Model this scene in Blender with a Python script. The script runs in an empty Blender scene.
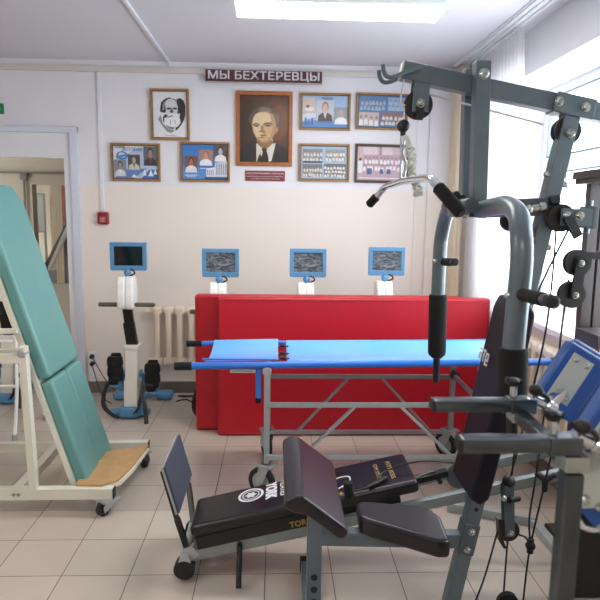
import bpy, bmesh, math, random
from mathutils import Vector, Matrix
random.seed(7)
SC = bpy.context.scene
COL = SC.collection
V = Vector
PI = math.pi
OFF = {}

# ------------------------------------------------------------------ materials
def lin(h):
    if isinstance(h, str):
        h = h.lstrip('#')
        c = [int(h[i:i + 2], 16) / 255 for i in (0, 2, 4)]
    else:
        c = h
    return [(x / 12.92 if x <= 0.04045 else ((x + 0.055) / 1.055) ** 2.4) for x in c] + [1.0]

MC = {}
def mat(name, col, rough=0.5, metal=0.0, var=0.06, scale=8.0, bump=0.0, bscale=60.0, coat=0.0, spec=0.5):
    if name in MC:
        return MC[name]
    m = bpy.data.materials.new(name)
    m.use_nodes = True
    nt = m.node_tree
    b = nt.nodes['Principled BSDF']
    b.inputs['Roughness'].default_value = rough
    b.inputs['Metallic'].default_value = metal
    b.inputs['Specular IOR Level'].default_value = spec
    if coat:
        b.inputs['Coat Weight'].default_value = coat
        b.inputs['Coat Roughness'].default_value = 0.08
    c = lin(col)
    tc = nt.nodes.new('ShaderNodeTexCoord')
    n = nt.nodes.new('ShaderNodeTexNoise')
    n.inputs['Scale'].default_value = scale
    n.inputs['Detail'].default_value = 3
    nt.links.new(tc.outputs['Object'], n.inputs['Vector'])
    r = nt.nodes.new('ShaderNodeValToRGB')
    r.color_ramp.elements[0].position = 0.3
    r.color_ramp.elements[1].position = 0.7
    r.color_ramp.elements[0].color = [x * (1 - var) for x in c[:3]] + [1]
    r.color_ramp.elements[1].color = [min(1, x * (1 + var)) for x in c[:3]] + [1]
    nt.links.new(n.outputs['Fac'], r.inputs['Fac'])
    nt.links.new(r.outputs['Color'], b.inputs['Base Color'])
    if bump:
        n2 = nt.nodes.new('ShaderNodeTexNoise')
        n2.inputs['Scale'].default_value = bscale
        n2.inputs['Detail'].default_value = 4
        nt.links.new(tc.outputs['Object'], n2.inputs['Vector'])
        bp = nt.nodes.new('ShaderNodeBump')
        bp.inputs['Strength'].default_value = bump
        bp.inputs['Distance'].default_value = 0.004
        nt.links.new(n2.outputs['Fac'], bp.inputs['Height'])
        nt.links.new(bp.outputs['Normal'], b.inputs['Normal'])
    MC[name] = m
    return m

def emis(name, col, s):
    m = bpy.data.materials.new(name); m.use_nodes = True
    b = m.node_tree.nodes['Principled BSDF']
    b.inputs['Base Color'].default_value = lin(col)
    b.inputs['Emission Color'].default_value = lin(col)
    b.inputs['Emission Strength'].default_value = s
    return m

def two_tone(name, top, low, z):
    m = mat(name, top, 0.7, var=0.015, scale=1.5, bump=0.08, bscale=30)
    nt = m.node_tree; b = nt.nodes['Principled BSDF']
    tc = nt.nodes.new('ShaderNodeTexCoord')
    sx = nt.nodes.new('ShaderNodeSeparateXYZ')
    nt.links.new(tc.outputs['Object'], sx.inputs[0])
    mth = nt.nodes.new('ShaderNodeMath'); mth.operation = 'GREATER_THAN'
    mth.inputs[1].default_value = z
    nt.links.new(sx.outputs['Z'], mth.inputs[0])
    mix = nt.nodes.new('ShaderNodeMix'); mix.data_type = 'RGBA'
    mix.inputs[6].default_value = lin(low)
    src = b.inputs['Base Color'].links[0].from_socket
    nt.links.new(mth.outputs[0], mix.inputs[0])
    nt.links.new(src, mix.inputs[7])
    nt.links.new(mix.outputs[2], b.inputs['Base Color'])
    return m

def floor_mat():
    m = mat('floor_tiles', '#c2b8ad', 0.28, var=0.04, scale=3, bump=0.03, bscale=40, spec=0.4)
    nt = m.node_tree; b = nt.nodes['Principled BSDF']
    tc = nt.nodes.new('ShaderNodeTexCoord')
    br = nt.nodes.new('ShaderNodeTexBrick')
    br.offset = 0; br.squash = 1
    br.inputs['Scale'].default_value = 1
    br.inputs['Brick Width'].default_value = 0.3
    br.inputs['Row Height'].default_value = 0.3
    br.inputs['Mortar Size'].default_value = 0.0022
    br.inputs['Mortar Smooth'].default_value = 0.1
    br.inputs['Color1'].default_value = (1, 1, 1, 1)
    br.inputs['Color2'].default_value = (0.90, 0.89, 0.88, 1)
    br.inputs['Mortar'].default_value = (0.22, 0.2, 0.19, 1)
    mp = nt.nodes.new('ShaderNodeMapping')
    mp.inputs['Location'].default_value = (3.0, 6.0, 0)
    nt.links.new(tc.outputs['Object'], mp.inputs['Vector'])
    nt.links.new(mp.outputs[0], br.inputs['Vector'])
    mix = nt.nodes.new('ShaderNodeMix'); mix.data_type = 'RGBA'; mix.blend_type = 'MULTIPLY'
    mix.inputs[0].default_value = 1
    src = b.inputs['Base Color'].links[0].from_socket
    nt.links.new(src, mix.inputs[6]); nt.links.new(br.outputs['Color'], mix.inputs[7])
    nt.links.new(mix.outputs[2], b.inputs['Base Color'])
    return m

def cloth_sheer():
    m = bpy.data.materials.new('sheer_tulle'); m.use_nodes = True
    nt = m.node_tree; nt.nodes.clear()
    o = nt.nodes.new('ShaderNodeOutputMaterial')
    d = nt.nodes.new('ShaderNodeBsdfDiffuse'); d.inputs[0].default_value = (0.80, 0.80, 0.82, 1)
    t = nt.nodes.new('ShaderNodeBsdfTranslucent'); t.inputs[0].default_value = (0.66, 0.65, 0.68, 1)
    p = nt.nodes.new('ShaderNodeBsdfTransparent')
    a = nt.nodes.new('ShaderNodeMixShader'); a.inputs[0].default_value = 0.6
    c = nt.nodes.new('ShaderNodeMixShader')
    w = nt.nodes.new('ShaderNodeTexWave'); w.inputs['Scale'].default_value = 90
    tc = nt.nodes.new('ShaderNodeTexCoord')
    nt.links.new(tc.outputs['Object'], w.inputs['Vector'])
    mr = nt.nodes.new('ShaderNodeMapRange')
    mr.inputs['To Min'].default_value = 0.74; mr.inputs['To Max'].default_value = 0.88
    nt.links.new(w.outputs['Fac'], mr.inputs['Value'])
    nt.links.new(mr.outputs[0], c.inputs[0])
    nt.links.new(d.outputs[0], a.inputs[1]); nt.links.new(t.outputs[0], a.inputs[2])
    nt.links.new(p.outputs[0], c.inputs[1]); nt.links.new(a.outputs[0], c.inputs[2])
    nt.links.new(c.outputs[0], o.inputs[0])
    return m

def glass_mat():
    m = bpy.data.materials.new('window_glass'); m.use_nodes = True
    nt = m.node_tree; nt.nodes.clear()
    o = nt.nodes.new('ShaderNodeOutputMaterial')
    p = nt.nodes.new('ShaderNodeBsdfTransparent'); p.inputs[0].default_value = (0.97, 0.99, 1, 1)
    g = nt.nodes.new('ShaderNodeBsdfGlossy'); g.inputs['Roughness'].default_value = 0.03
    x = nt.nodes.new('ShaderNodeMixShader'); x.inputs[0].default_value = 0.06
    nt.links.new(p.outputs[0], x.inputs[1]); nt.links.new(g.outputs[0], x.inputs[2]); nt.links.new(x.outputs[0], o.inputs[0])
    return m

M = dict(
    wall=two_tone('wall_paint', '#e6e6eb', '#ece4dc', 1.81),
    ceil=mat('ceiling_paint', '#dad9e0', 0.8, var=0.01, scale=1),
    floor=floor_mat(),
    white=mat('white_trim', '#e6e9ee', 0.45, var=0.015),
    bluewhite=mat('door_frame_paint', '#d3dbe9', 0.4, var=0.02),
    duct=mat('cable_duct', '#d3cfca', 0.5, var=0.02),
    base=mat('baseboard_tile', '#6d665f', 0.35, var=0.08),
    hall=mat('hall_paint', '#a39a8b', 0.7, var=0.03, scale=2),
    pvc=mat('window_pvc', '#eef0f3', 0.3, var=0.01),
    gasket=mat('window_gasket', '#6f7d86', 0.5),
    sill=mat('sill_board', '#f0dfd6', 0.35, var=0.02),
    rad=mat('radiator_enamel', '#eadccb', 0.35, var=0.03),
    gym=mat('gym_grey_steel', '#65737a', 0.34, 0.35, var=0.05, scale=30),
    gymd=mat('gym_dark_steel', '#586269', 0.4, 0.3, var=0.05, scale=30),
    chrome=mat('chrome', '#d5dade', 0.14, 1.0, var=0.03),
    steel=mat('brushed_steel', '#5f676b', 0.26, 0.9, var=0.08, scale=25),
    zinc=mat('galvanised_steel', '#a8afb0', 0.42, 0.3, var=0.06, scale=20),
    bolt=mat('zinc_bolt', '#b9bfbb', 0.25, 0.9, var=0.05),
    railsteel=mat('bench_rail_steel', '#868e8f', 0.4, 0.5, var=0.05, scale=20),
    black=mat('black_plastic', '#0f1011', 0.42, var=0.1),
    foam=mat('black_foam', '#0b0b0c', 0.85, var=0.15, scale=80, bump=0.3, bscale=250),
    rubber=mat('dark_rubber', '#1b1d1f', 0.65, var=0.1),
    vinyl=mat('black_vinyl', '#121114', 0.30, var=0.08, scale=12, bump=0.12, bscale=120),
    vinylp=mat('worn_dark_vinyl', '#1c171f', 0.27, var=0.12, scale=10, bump=0.12, bscale=90),
    navy=mat('navy_vinyl', '#0e0d18', 0.42, var=0.08, bump=0.08, spec=.3),
    red=mat('red_mat_vinyl', '#b30c22', 0.42, var=0.05, scale=4, bump=0.25, bscale=6),
    redd=mat('red_mat_vinyl_edge', '#a00b1e', 0.45, var=0.05, scale=4, bump=0.2, bscale=8),
    blue=mat('blue_enamel', '#2c72cf', 0.28, var=0.04),
    canvas=mat('light_blue_vinyl', '#6cb0ef', 0.2, var=0.05, scale=3, bump=0.15, bscale=4),
    bikeblue=mat('bike_blue_plastic', '#568db6', 0.4, var=0.03),
    bikewhite=mat('bike_white_plastic', '#f0efec', 0.3, var=0.02),
    bikecol=mat('bike_cream_column', '#e8e4dc', 0.35, var=0.03),
    grip=mat('olive_grip', '#5b574a', 0.6, var=0.08),
    screen=mat('dark_screen', '#14191d', 0.08, var=0.1),
    wrap=None,
    teal=mat('teal_vinyl', '#629693', 0.38, var=0.03, scale=5, bump=0.05),
    cream=mat('cream_steel', '#d9d7ca', 0.4, var=0.02),
    wood=mat('plywood', '#b99464', 0.45, var=0.10, scale=14),
    frame=mat('gilded_wood_frame', '#9c7645', 0.4, var=0.15, scale=40),
    frameo=mat('orange_wood_frame', '#a5602c', 0.35, var=0.12, scale=30),
    darkw=mat('frame_inner_edge', '#4d3a24', 0.5),
    maroon=mat('maroon_panel', '#572b2e', 0.4, var=0.05),
    plaque=mat('red_brown_plaque', '#84343a', 0.4, var=0.05),
    letter=mat('pale_lettering', '#d9dade', 0.45, var=0.02),
    gold=mat('gold_lettering', '#9c8346', 0.4, var=0.1),
    alarm=mat('alarm_red', '#8c1d22', 0.4, var=0.05),
    green=mat('sign_green', '#17824a', 0.4, var=0.05),
    drape=mat('beige_drape', '#dccfb8', 0.8, var=0.05, scale=10),
    tulle=cloth_sheer(), glass=glass_mat(),
    padblue=mat('blue_pad_vinyl', '#2a58a3', 0.35, var=0.05, bump=0.05),
    plate=mat('grey_plate', '#bcc3be', 0.45, 0.0, var=0.04),
    tower=mat('dark_brown_steel', '#3b3534', 0.4, 0.2, var=0.08),
    footplate=mat('slate_plate', '#3c4554', 0.5, var=0.06),
    cord=mat('black_cord', '#131314', 0.5),
    wire=mat('wire_rope', '#d2d4d0', 0.4, 0.0),
    rope=mat('white_rope', '#d5dccf', 0.8, var=0.12, scale=60),
    orange=mat('orange_curtain', '#b4582e', 0.7, var=0.08),
    farwall=mat('far_room_paint', '#e9d9bd', 0.7, var=0.03),
    lamp_body=mat('lamp_body', '#dfe7e4', 0.4, var=0.01),
    added_diffuser_far=emis('added_lamp_diffuser_far', '#fff3e2', 6.0), added_diffuser_dim=emis('added_lamp_diffuser_dim', '#fff3e2', 1.0), diffuser=emis('lamp_diffuser', '#fff8ee', 14.0),
    paper=mat('paper_white', '#e9e9ea', 0.35, var=0.01),
    darkcloth=mat('navy_cloth', '#20263f', 0.8, var=0.1),
    greyp=mat('grey_plastic', '#9aa09e', 0.4),
)

def wrap_mat():
    m = mat('crinkled_film', '#59626a', 0.14, var=0.0)
    nt = m.node_tree; b = nt.nodes['Principled BSDF']
    tc = nt.nodes.new('ShaderNodeTexCoord')
    mp = nt.nodes.new('ShaderNodeMapping'); mp.inputs['Scale'].default_value = (9, 9, 34)
    mp.inputs['Rotation'].default_value = (0, 0.15, 0)
    n = nt.nodes.new('ShaderNodeTexNoise'); n.inputs['Scale'].default_value = 1.6; n.inputs['Detail'].default_value = 6
    n.inputs['Distortion'].default_value = 1.4
    nt.links.new(tc.outputs['Object'], mp.inputs[0]); nt.links.new(mp.outputs[0], n.inputs['Vector'])
    r = nt.nodes.new('ShaderNodeValToRGB')
    r.color_ramp.elements[0].position = 0.42; r.color_ramp.elements[1].position = 0.66
    r.color_ramp.elements[0].color = lin('#3a424a'); r.color_ramp.elements[1].color = lin('#858c90')
    nt.links.new(n.outputs['Fac'], r.inputs[0]); nt.links.new(r.outputs[0], b.inputs['Base Color'])
    bp = nt.nodes.new('ShaderNodeBump'); bp.inputs['Strength'].default_value = 0.7; bp.inputs['Distance'].default_value = 0.004
    nt.links.new(n.outputs['Fac'], bp.inputs['Height']); nt.links.new(bp.outputs[0], b.inputs['Normal'])
    return m
M['wrap'] = wrap_mat()

def flat(h, rough=0.3):
    return mat('print_' + h.strip('#'), h, rough, var=0.05, scale=60)

# ------------------------------------------------------------------ mesh builder
class MB:
    def __init__(s):
        s.bm = bmesh.new()
    def _mark(s, n0, mi):
        if mi:
            s.bm.faces.ensure_lookup_table()
            for f in s.bm.faces[n0:]:
                f.material_index = mi
    def hexa(s, P, bev=0.0, seg=2, mi=0):
        b = bmesh.new()
        v = [b.verts.new(p) for p in P]
        for f in ((0, 3, 2, 1), (4, 5, 6, 7), (0, 1, 5, 4), (1, 2, 6, 5), (2, 3, 7, 6), (3, 0, 4, 7)):
            b.faces.new([v[i] for i in f])
        bmesh.ops.recalc_face_normals(b, faces=b.faces[:])
        if bev > 0:
            bmesh.ops.bevel(b, geom=b.edges[:], offset=bev, segments=seg, affect='EDGES', profile=0.5, clamp_overlap=True)
        s.merge(b, mi)
        return s
    def merge(s, b, mi=0):
        me = bpy.data.meshes.new('tmp'); b.to_mesh(me); b.free()
        if mi:
            for p in me.polygons: p.material_index = mi
        s.bm.from_mesh(me); bpy.data.meshes.remove(me)
    def box(s, x0, x1, y0, y1, z0, z1, bev=0.0, seg=2, mi=0):
        return s.hexa([(x0, y0, z0), (x1, y0, z0), (x1, y1, z0), (x0, y1, z0), (x0, y0, z1), (x1, y0, z1), (x1, y1, z1), (x0, y1, z1)], bev, seg, mi)
    def obox(s, c, ax, ay, az, hx, hy, hz, bev=0.0, seg=2, mi=0):
        c = V(c); ax = V(ax).normalized() * hx; ay = V(ay).normalized() * hy; az = V(az).normalized() * hz
        P = [c - ax - ay - az, c + ax - ay - az, c + ax + ay - az, c - ax + ay - az, c - ax - ay + az, c + ax - ay + az, c + ax + ay + az, c - ax + ay + az]
        return s.hexa(P, bev, seg, mi)
    def beam(s, p0, p1, w, h=None, up=(0, 0, 1), bev=0.004, mi=0):
        h = h or w
        p0 = V(p0); p1 = V(p1); d = (p1 - p0)
        a = d.normalized(); u = V(up)
        if abs(a.dot(u)) > 0.95: u = V((1, 0, 0)) if abs(a.x) < 0.9 else V((0, 1, 0))
        side = a.cross(u).normalized(); u2 = side.cross(a).normalized()
        return s.obox((p0 + p1) / 2, a, side, u2, d.length / 2, w / 2, h / 2, bev, 2, mi)
    def cyl(s, p0, p1, r0, r1=None, n=20, bev=0.0, mi=0):
        r1 = r0 if r1 is None else r1
        d = (V(p1) - V(p0)).length
        pr = [(0, 0), (r0 - bev, 0)] + ([(r0, bev)] if bev else []) + ([(r1, d - bev)] if bev else [(r1, d)] ) + ([(r1 - bev, d)] if bev else []) + [(0, d)]
        if not bev: pr = [(0, 0), (r0, 0), (r1, d), (0, d)]
        return s.lathe(p0, V(p1) - V(p0), pr, n, mi)
    def lathe(s, p, axis, prof, n=24, mi=0):
        a = V(axis).normalized()
        t = V((1, 0, 0)) if abs(a.x) < 0.9 else V((0, 1, 0))
        e1 = a.cross(t).normalized(); e2 = a.cross(e1)
        b = bmesh.new(); rings = []
        for r, h in prof:
            c = V(p) + a * h
            if r < 1e-6: rings.append([b.verts.new(c)])
            else: rings.append([b.verts.new(c + (e1 * math.cos(2 * PI * k / n) + e2 * math.sin(2 * PI * k / n)) * r) for k in range(n)])
        for A, B in zip(rings, rings[1:]):
            for k in range(n):
                k2 = (k + 1) % n
                if len(A) == 1 and len(B) == 1: continue
                if len(A) == 1: b.faces.new([A[0], B[k2], B[k]])
                elif len(B) == 1: b.faces.new([A[k], A[k2], B[0]])
                else: b.faces.new([A[k], A[k2], B[k2], B[k]])
        bmesh.ops.recalc_face_normals(b, faces=b.faces[:])
        s.merge(b, mi); return s
    def ball(s, c, r, n=18, ax=(0, 0, 1), st=1.0, mi=0):
        pr = [(r * math.sin(PI * k / 12), -r * st * math.cos(PI * k / 12)) for k in range(13)]
        return s.lathe(c, ax, pr, n, mi)
    def sweep(s, pts, r, n=10, closed=False, mi=0, sx=1.0):
        pts = [V(p) for p in pts]
        N = len(pts); R = r if isinstance(r, (list, tuple)) else [r] * N
        T = []
        for i in range(N):
            if closed: t = pts[(i + 1) % N] - pts[i - 1]
            else: t = pts[min(i + 1, N - 1)] - pts[max(i - 1, 0)]
            T.append(t.normalized())
        u = T[0].orthogonal().normalized()
        b = bmesh.new(); rings = []
        for i in range(N):
            u = (u - T[i] * u.dot(T[i])).normalized(); w = T[i].cross(u)
            rings.append([b.verts.new(pts[i] + (u * math.cos(2 * PI * k / n) * sx + w * math.sin(2 * PI * k / n)) * R[i]) for k in range(n)])
        pairs = list(zip(rings, rings[1:])) + ([(rings[-1], rings[0])] if closed else [])
        for A, B in pairs:
            for k in range(n):
                b.faces.new([A[k], A[(k + 1) % n], B[(k + 1) % n], B[k]])
        if not closed:
            b.faces.new(rings[0][::-1]); b.faces.new(rings[-1])
        bmesh.ops.recalc_face_normals(b, faces=b.faces[:])
        s.merge(b, mi); return s
    def prism(s, pts, vec, bev=0.0, seg=2, mi=0):
        b = bmesh.new(); vec = V(vec)
        A = [b.verts.new(p) for p in pts]; B = [b.verts.new(V(p) + vec) for p in pts]
        n = len(pts)
        b.faces.new(A[::-1]); b.faces.new(B)
        for k in range(n): b.faces.new([A[k], A[(k + 1) % n], B[(k + 1) % n], B[k]])
        bmesh.ops.recalc_face_normals(b, faces=b.faces[:])
        if bev: bmesh.ops.bevel(b, geom=b.edges[:], offset=bev, segments=seg, affect='EDGES', profile=0.5, clamp_overlap=True)
        s.merge(b, mi); return s
    def grid(s, f, nu, nv, thick=None, mi=0):
        b = bmesh.new()
        g = [[b.verts.new(f(i / nu, j / nv)) for j in range(nv + 1)] for i in range(nu + 1)]
        for i in range(nu):
            for j in range(nv):
                b.faces.new([g[i][j], g[i + 1][j], g[i + 1][j + 1], g[i][j + 1]])
        if thick:
            t = V(thick)
            ex = bmesh.ops.extrude_face_region(b, geom=b.faces[:])
            bmesh.ops.translate(b, vec=t, verts=[e for e in ex['geom'] if isinstance(e, bmesh.types.BMVert)])
        bmesh.ops.recalc_face_normals(b, faces=b.faces[:])
        s.merge(b, mi); return s
    def strap(s, pts, w, t, side):
        pts = smooth([V(p) for p in pts], 5); side = V(side).normalized()
        b = bmesh.new(); rows = []
        for i, p in enumerate(pts):
            T = (pts[min(i + 1, len(pts) - 1)] - pts[max(i - 1, 0)]).normalized()
            nrm = T.cross(side).normalized() * t / 2; sd = side * w / 2
            rows.append([b.verts.new(p + nrm + sd), b.verts.new(p + nrm - sd), b.verts.new(p - nrm - sd), b.verts.new(p - nrm + sd)])
        for A, B in zip(rows, rows[1:]):
            for k in range(4): b.faces.new([A[k], A[(k + 1) % 4], B[(k + 1) % 4], B[k]])
        b.faces.new(rows[0][::-1]); b.faces.new(rows[-1])
        bmesh.ops.recalc_face_normals(b, faces=b.faces[:])
        s.merge(b); return s
    def build(s, name, mats, parent=None, ang=35):
        me = bpy.data.meshes.new(name)
        s.bm.to_mesh(me); s.bm.free()
        off = OFF.get(parent.name) if parent else None
        o = bpy.data.objects.new(name, me); COL.objects.link(o)
        if parent:
            o.parent = parent
            me.transform(Matrix.Translation(-off)); OFF[o.name] = off
        else: OFF[o.name] = V((0, 0, 0))
        for m in (mats if isinstance(mats, (list, tuple)) else [mats]): me.materials.append(m)
        for p in me.polygons: p.use_smooth = True
        me.set_sharp_from_angle(angle=math.radians(ang))
        if ang < 90:
            wn = o.modifiers.new('face_weighted', 'WEIGHTED_NORMAL'); wn.keep_sharp = True; wn.weight = 60
        return o

def smooth(p, k=6):
    p = [V(q) for q in p]
    if len(p) < 3: return p
    out = []
    for i in range(len(p) - 1):
        a = p[max(i - 1, 0)]; b = p[i]; c = p[i + 1]; d = p[min(i + 2, len(p) - 1)]
        for j in range(k):
            t = j / k
            out.append(0.5 * ((2 * b) + (c - a) * t + (2 * a - 5 * b + 4 * c - d) * t * t + (3 * b - a - 3 * c + d) * t ** 3))
    out.append(p[-1]); return out

def tag(o, label, cat, group=None, kind=None):
    o['label'] = label; o['category'] = cat
    if group: o['group'] = group
    if kind: o['kind'] = kind
    return o
def thing(name, label, cat, loc, group=None):
    o = bpy.data.objects.new(name, None); COL.objects.link(o); o.location = loc
    o.empty_display_size = 0.1
    OFF[o.name] = V(loc)
    return tag(o, label, cat, group)
def solo(name, mb, mats, label, cat, group=None, loc=None, ang=35):
    o = mb.build(name, mats, None, ang)
    if loc:
        o.data.transform(Matrix.Translation(-V(loc))); o.location = loc; OFF[o.name] = V(loc)
    return tag(o, label, cat, group)
def struct(name, mb, mats, parent=None):
    o = mb.build(name, mats, parent)
    if not parent: o['kind'] = 'structure'
    return o

def text_bm(txt, bold=0.0):
    cu = bpy.data.curves.new('txt', 'FONT'); cu.body = txt; cu.size = 1.0; cu.offset = bold; cu.extrude = 0.001
    cu.align_x = 'LEFT'; cu.resolution_u = 3
    ob = bpy.data.objects.new('txt', cu); COL.objects.link(ob)
    dg = bpy.context.evaluated_depsgraph_get(); dg.update()
    me = bpy.data.meshes.new_from_object(ob.evaluated_get(dg))
    b = bmesh.new(); b.from_mesh(me)
    bpy.data.objects.remove(ob); bpy.data.curves.remove(cu); bpy.data.meshes.remove(me)
    return b
def add_text(mb, txt, org, ex, ey, w, h, bold=0.0, thick=0.002, mi=0, fit=True):
    """letters filling a w by h box whose lower-left corner is org, along ex and ey"""
    b = text_bm(txt)
    xs = [v.co.x for v in b.verts]; ys = [v.co.y for v in b.verts]
    x0, x1, y0, y1 = min(xs), max(xs), min(ys), max(ys)
    ex = V(ex).normalized(); ey = V(ey).normalized(); ez = ex.cross(ey)
    k = h / (y1 - y0)
    for j, (dx, dy) in enumerate([(0, 0)] if not bold else [(-1, -.6), (1, .6), (-1, .6), (1, -.6)]):
        bb = b.copy()
        for v in bb.verts:
            c = v.co.copy()
            v.co = V(org) + ex * ((c.x - x0) / (x1 - x0) * w + dx * bold * k) + ey * ((c.y - y0) * k + dy * bold * k) + ez * ((c.z / 0.001 + 1) * thick / 2 + j * .00004)
        mb.merge(bb, mi)
    b.free()

# ------------------------------------------------------------------ room shell
YB = 2.775; XR = 2.62; XL = -2.7; YF = -5.2; ZC = 2.83
mb = MB(); mb.box(XL - .2, XR + .02, YF, 7.0, -0.08, 0.0); struct('floor', mb, M['floor'])
mb = MB(); mb.box(XL - .2, 3.2, YF - .2, 2.95, ZC, ZC + 0.1); struct('ceiling', mb, M['ceil'])
DX0, DX1, DZ = -1.95, -0.80, 2.26
mb = MB()
mb.box(DX1, 3.2, YB, YB + .15, 0, ZC); mb.box(XL, DX0, YB, YB + .15, 0, ZC); mb.box(DX0, DX1, YB, YB + .15, DZ, ZC)
struct('wall_back', mb, M['wall'])
mb = MB(); mb.box(XL - .15, XL, YF, YB, 0, ZC); struct('wall_left', mb, M['wall'])
mb = MB(); mb.box(XL - .15, 3.2, YF - .15, YF, 0, ZC); struct('wall_front', mb, M['wall'])
WZ0, WZ1 = 0.945, 2.54
W1 = (-1.15, 2.18)
mb = MB()
mb.box(XR, 3.1, YF, YB, 0, WZ0); mb.box(XR, 3.1, YF, YB, WZ1, ZC)
mb.box(XR, 3.1, W1[1], YB, WZ0, WZ1); mb.box(XR, 3.1, YF, W1[0], WZ0, WZ1)
struct('wall_right', mb, M['wall'])

def window(name, y0, y1):
    mb = MB(); xw = 2.98
    r = 0.06
    mb.box(xw, xw + .08, y0, y1, WZ1 - r, WZ1); mb.box(xw, xw + .08, y0, y1, WZ0, WZ0 + r)
    nb = 3
    for k in range(nb + 1):
        yc = y0 + r / 2 + (y1 - y0 - r) * k / nb
        mb.box(xw - .002, xw + .082, yc - r / 2 - (0.02 if 0 < k < nb else 0), yc + r / 2 + (0.02 if 0 < k < nb else 0), WZ0 + .0, WZ1 - .0)
    mb.box(xw + .003, xw + .077, y0 + .02, y1 - .02, 1.93, 2.03)
    w = struct(name, mb, M['pvc'])
    # sashes with grey gaskets around each pane
    g = MB(); gl = MB()
    for k in range(nb):
        a = y0 + r / 2 + (y1 - y0 - r) * k / nb + .055; b = y0 + r / 2 + (y1 - y0 - r) * (k + 1) / nb - .055
        for z0, z1 in ((WZ0 + .07, 1.925), (2.035, WZ1 - .065)):
            t = .012
            g.box(xw - .012, xw + .02, a, b, z0, z0 + t); g.box(xw - .012, xw + .02, a, b, z1 - t, z1)
            g.box(xw - .012, xw + .02, a, a + t, z0, z1); g.box(xw - .012, xw + .02, b - t, b, z0, z1)
            gl.box(xw + .035, xw + .041, a, b, z0, z1)
    struct('sash_gasket', g, M['gasket'], w)
    struct('window_pane', gl, M['glass'], w)
window('window_1', *W1)
mb = MB(); mb.box(2.555, 2.98, W1[0] - .05, W1[1] + .05, WZ0 - .035, WZ0 + .005, .008); struct('trim_1', mb, M['sill'])
# cable duct and cornice on the back wall, pilaster, curtain track, ceiling conduits
mb = MB(); mb.box(XL, XR, YB - .022, YB, 2.735, 2.783, .003); struct('trim_2', mb, M['duct'])
mb = MB(); mb.box(2.235, XR, YB - .035, YB, 0, 2.735); struct('trim_3', mb, M['wall'])
mb = MB()
for x in (2.40, 2.445, 2.49): mb.box(x, x + .020, -3.8, 2.66, ZC - .020, ZC, .003)
mb.box(2.39, 2.52, -3.8, 2.66, ZC - .008, ZC)
struct('trim_4', mb, M['white'])
mb = MB(); mb.box(.032, .054, -2.5, YB, ZC - .018, ZC, .003); mb.box(.034, .056, YB - .02, YB, 2.78, ZC, .003); struct('trim_5', mb, M['white'])
mb = MB(); mb.box(-.555, -.527, YB - .014, YB, 1.6, 2.735, .002); struct('trim_6', mb, M['white'])
mb = MB(); mb.box(2.13, 2.15, YB - .012, YB, 0.1, 2.735, .002); struct('trim_7', mb, M['wall'])
mb = MB(); mb.box(DX1 + .085, 2.235, YB - .014, YB, 0, .105, .003); struct('baseboard_back', mb, M['base'])
mb = MB(); mb.box(XR - .014, XR, YF, YB - .04, 0, .105, .003); struct('baseboard_right', mb, M['base'])
# doorway: frame, white transom panel, jamb
mb = MB()
mb.box(DX1 + .006, DX1 + .072, YB - .03, YB, 0, DZ + .03, .004); mb.box(DX0 - .072, DX0 - .006, YB - .03, YB, 0, DZ + .03, .004)
mb.box(DX0 - .072, DX1 + .072, YB - .032, YB, DZ - .02, DZ + .03, .004)
d1 = struct('door_1', mb, M['bluewhite'])
mb = MB(); mb.box(DX0, DX1 + .006, YB - .005, YB + .05, 2.035, DZ - .012, .003); struct('transom_panel', mb, M['white'], d1)
mb = MB(); mb.box(DX1 - .05, DX1 + .008, YB - .012, YB + .15, 0, 2.04, .004); mb.box(DX0, DX0 + .055, YB - .012, YB + .15, 0, 2.04, .004)
struct('jamb', mb, M['white'], d1)
# hall behind the doorway, with an opening into a further bright room
HY = 3.9
OX0, OX1, OZ0, OZ1 = -1.565, -1.02, .825, 1.86
mb = MB()
mb.box(-3.4, OX0, HY, HY + .1, 0, 2.7); mb.box(OX1, .4, HY, HY + .1, 0, 2.7); mb.box(OX0, OX1, HY, HY + .1, 0, OZ0); mb.box(OX0, OX1, HY, HY + .1, OZ1, 2.7)
struct('wall_hall', mb, M['hall'])
mb = MB(); mb.box(-3.5, -3.4, 2.925, 7, 0, 2.7); struct('wall_hall_left', mb, M['hall'])
mb = MB(); mb.box(.4, .5, 2.925, 7, 0, 2.7); struct('wall_hall_right', mb, M['hall'])
mb = MB(); mb.box(-3.5, .5, 6.9, 7.0, 0, 2.7); struct('wall_far', mb, M['farwall'])
mb = MB(); mb.box(-3.5, .5, 2.95, 7.0, 2.7, 2.8); struct('ceiling_hall', mb, M['hall'])
mb = MB()
t = .018
mb.box(OX0 - t, OX0 + .003, HY - .015, HY + .104, OZ0 - t, OZ1 + t); mb.box(OX1 - .003, OX1 + t, HY - .015, HY + .104, OZ0 - t, OZ1 + t)
mb.box(OX0, OX1, HY - .015, HY + .104, OZ1 - .003, OZ1 + t); mb.box(OX0, OX1, HY - .015, HY + .104, OZ0 - t, OZ0 + .003)
w3 = struct('window_3', mb, M['hall'])
mb = MB(); mb.box(OX0, OX1, HY + .04, HY + .046, OZ0, OZ1); struct('window_pane', mb, M['glass'], w3)
mb = MB(); mb.box(-3.3, .3, HY - .03, HY, 1.965, 1.985, .004); mb.box(-1.645, -1.63, HY - .03, HY - .012, 1.5, 1.97, .003); mb.box(-1.67, -1.60, HY - .035, HY - .006, 1.90, 1.965, .004)
struct('trim_8', mb, M['base'])

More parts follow.
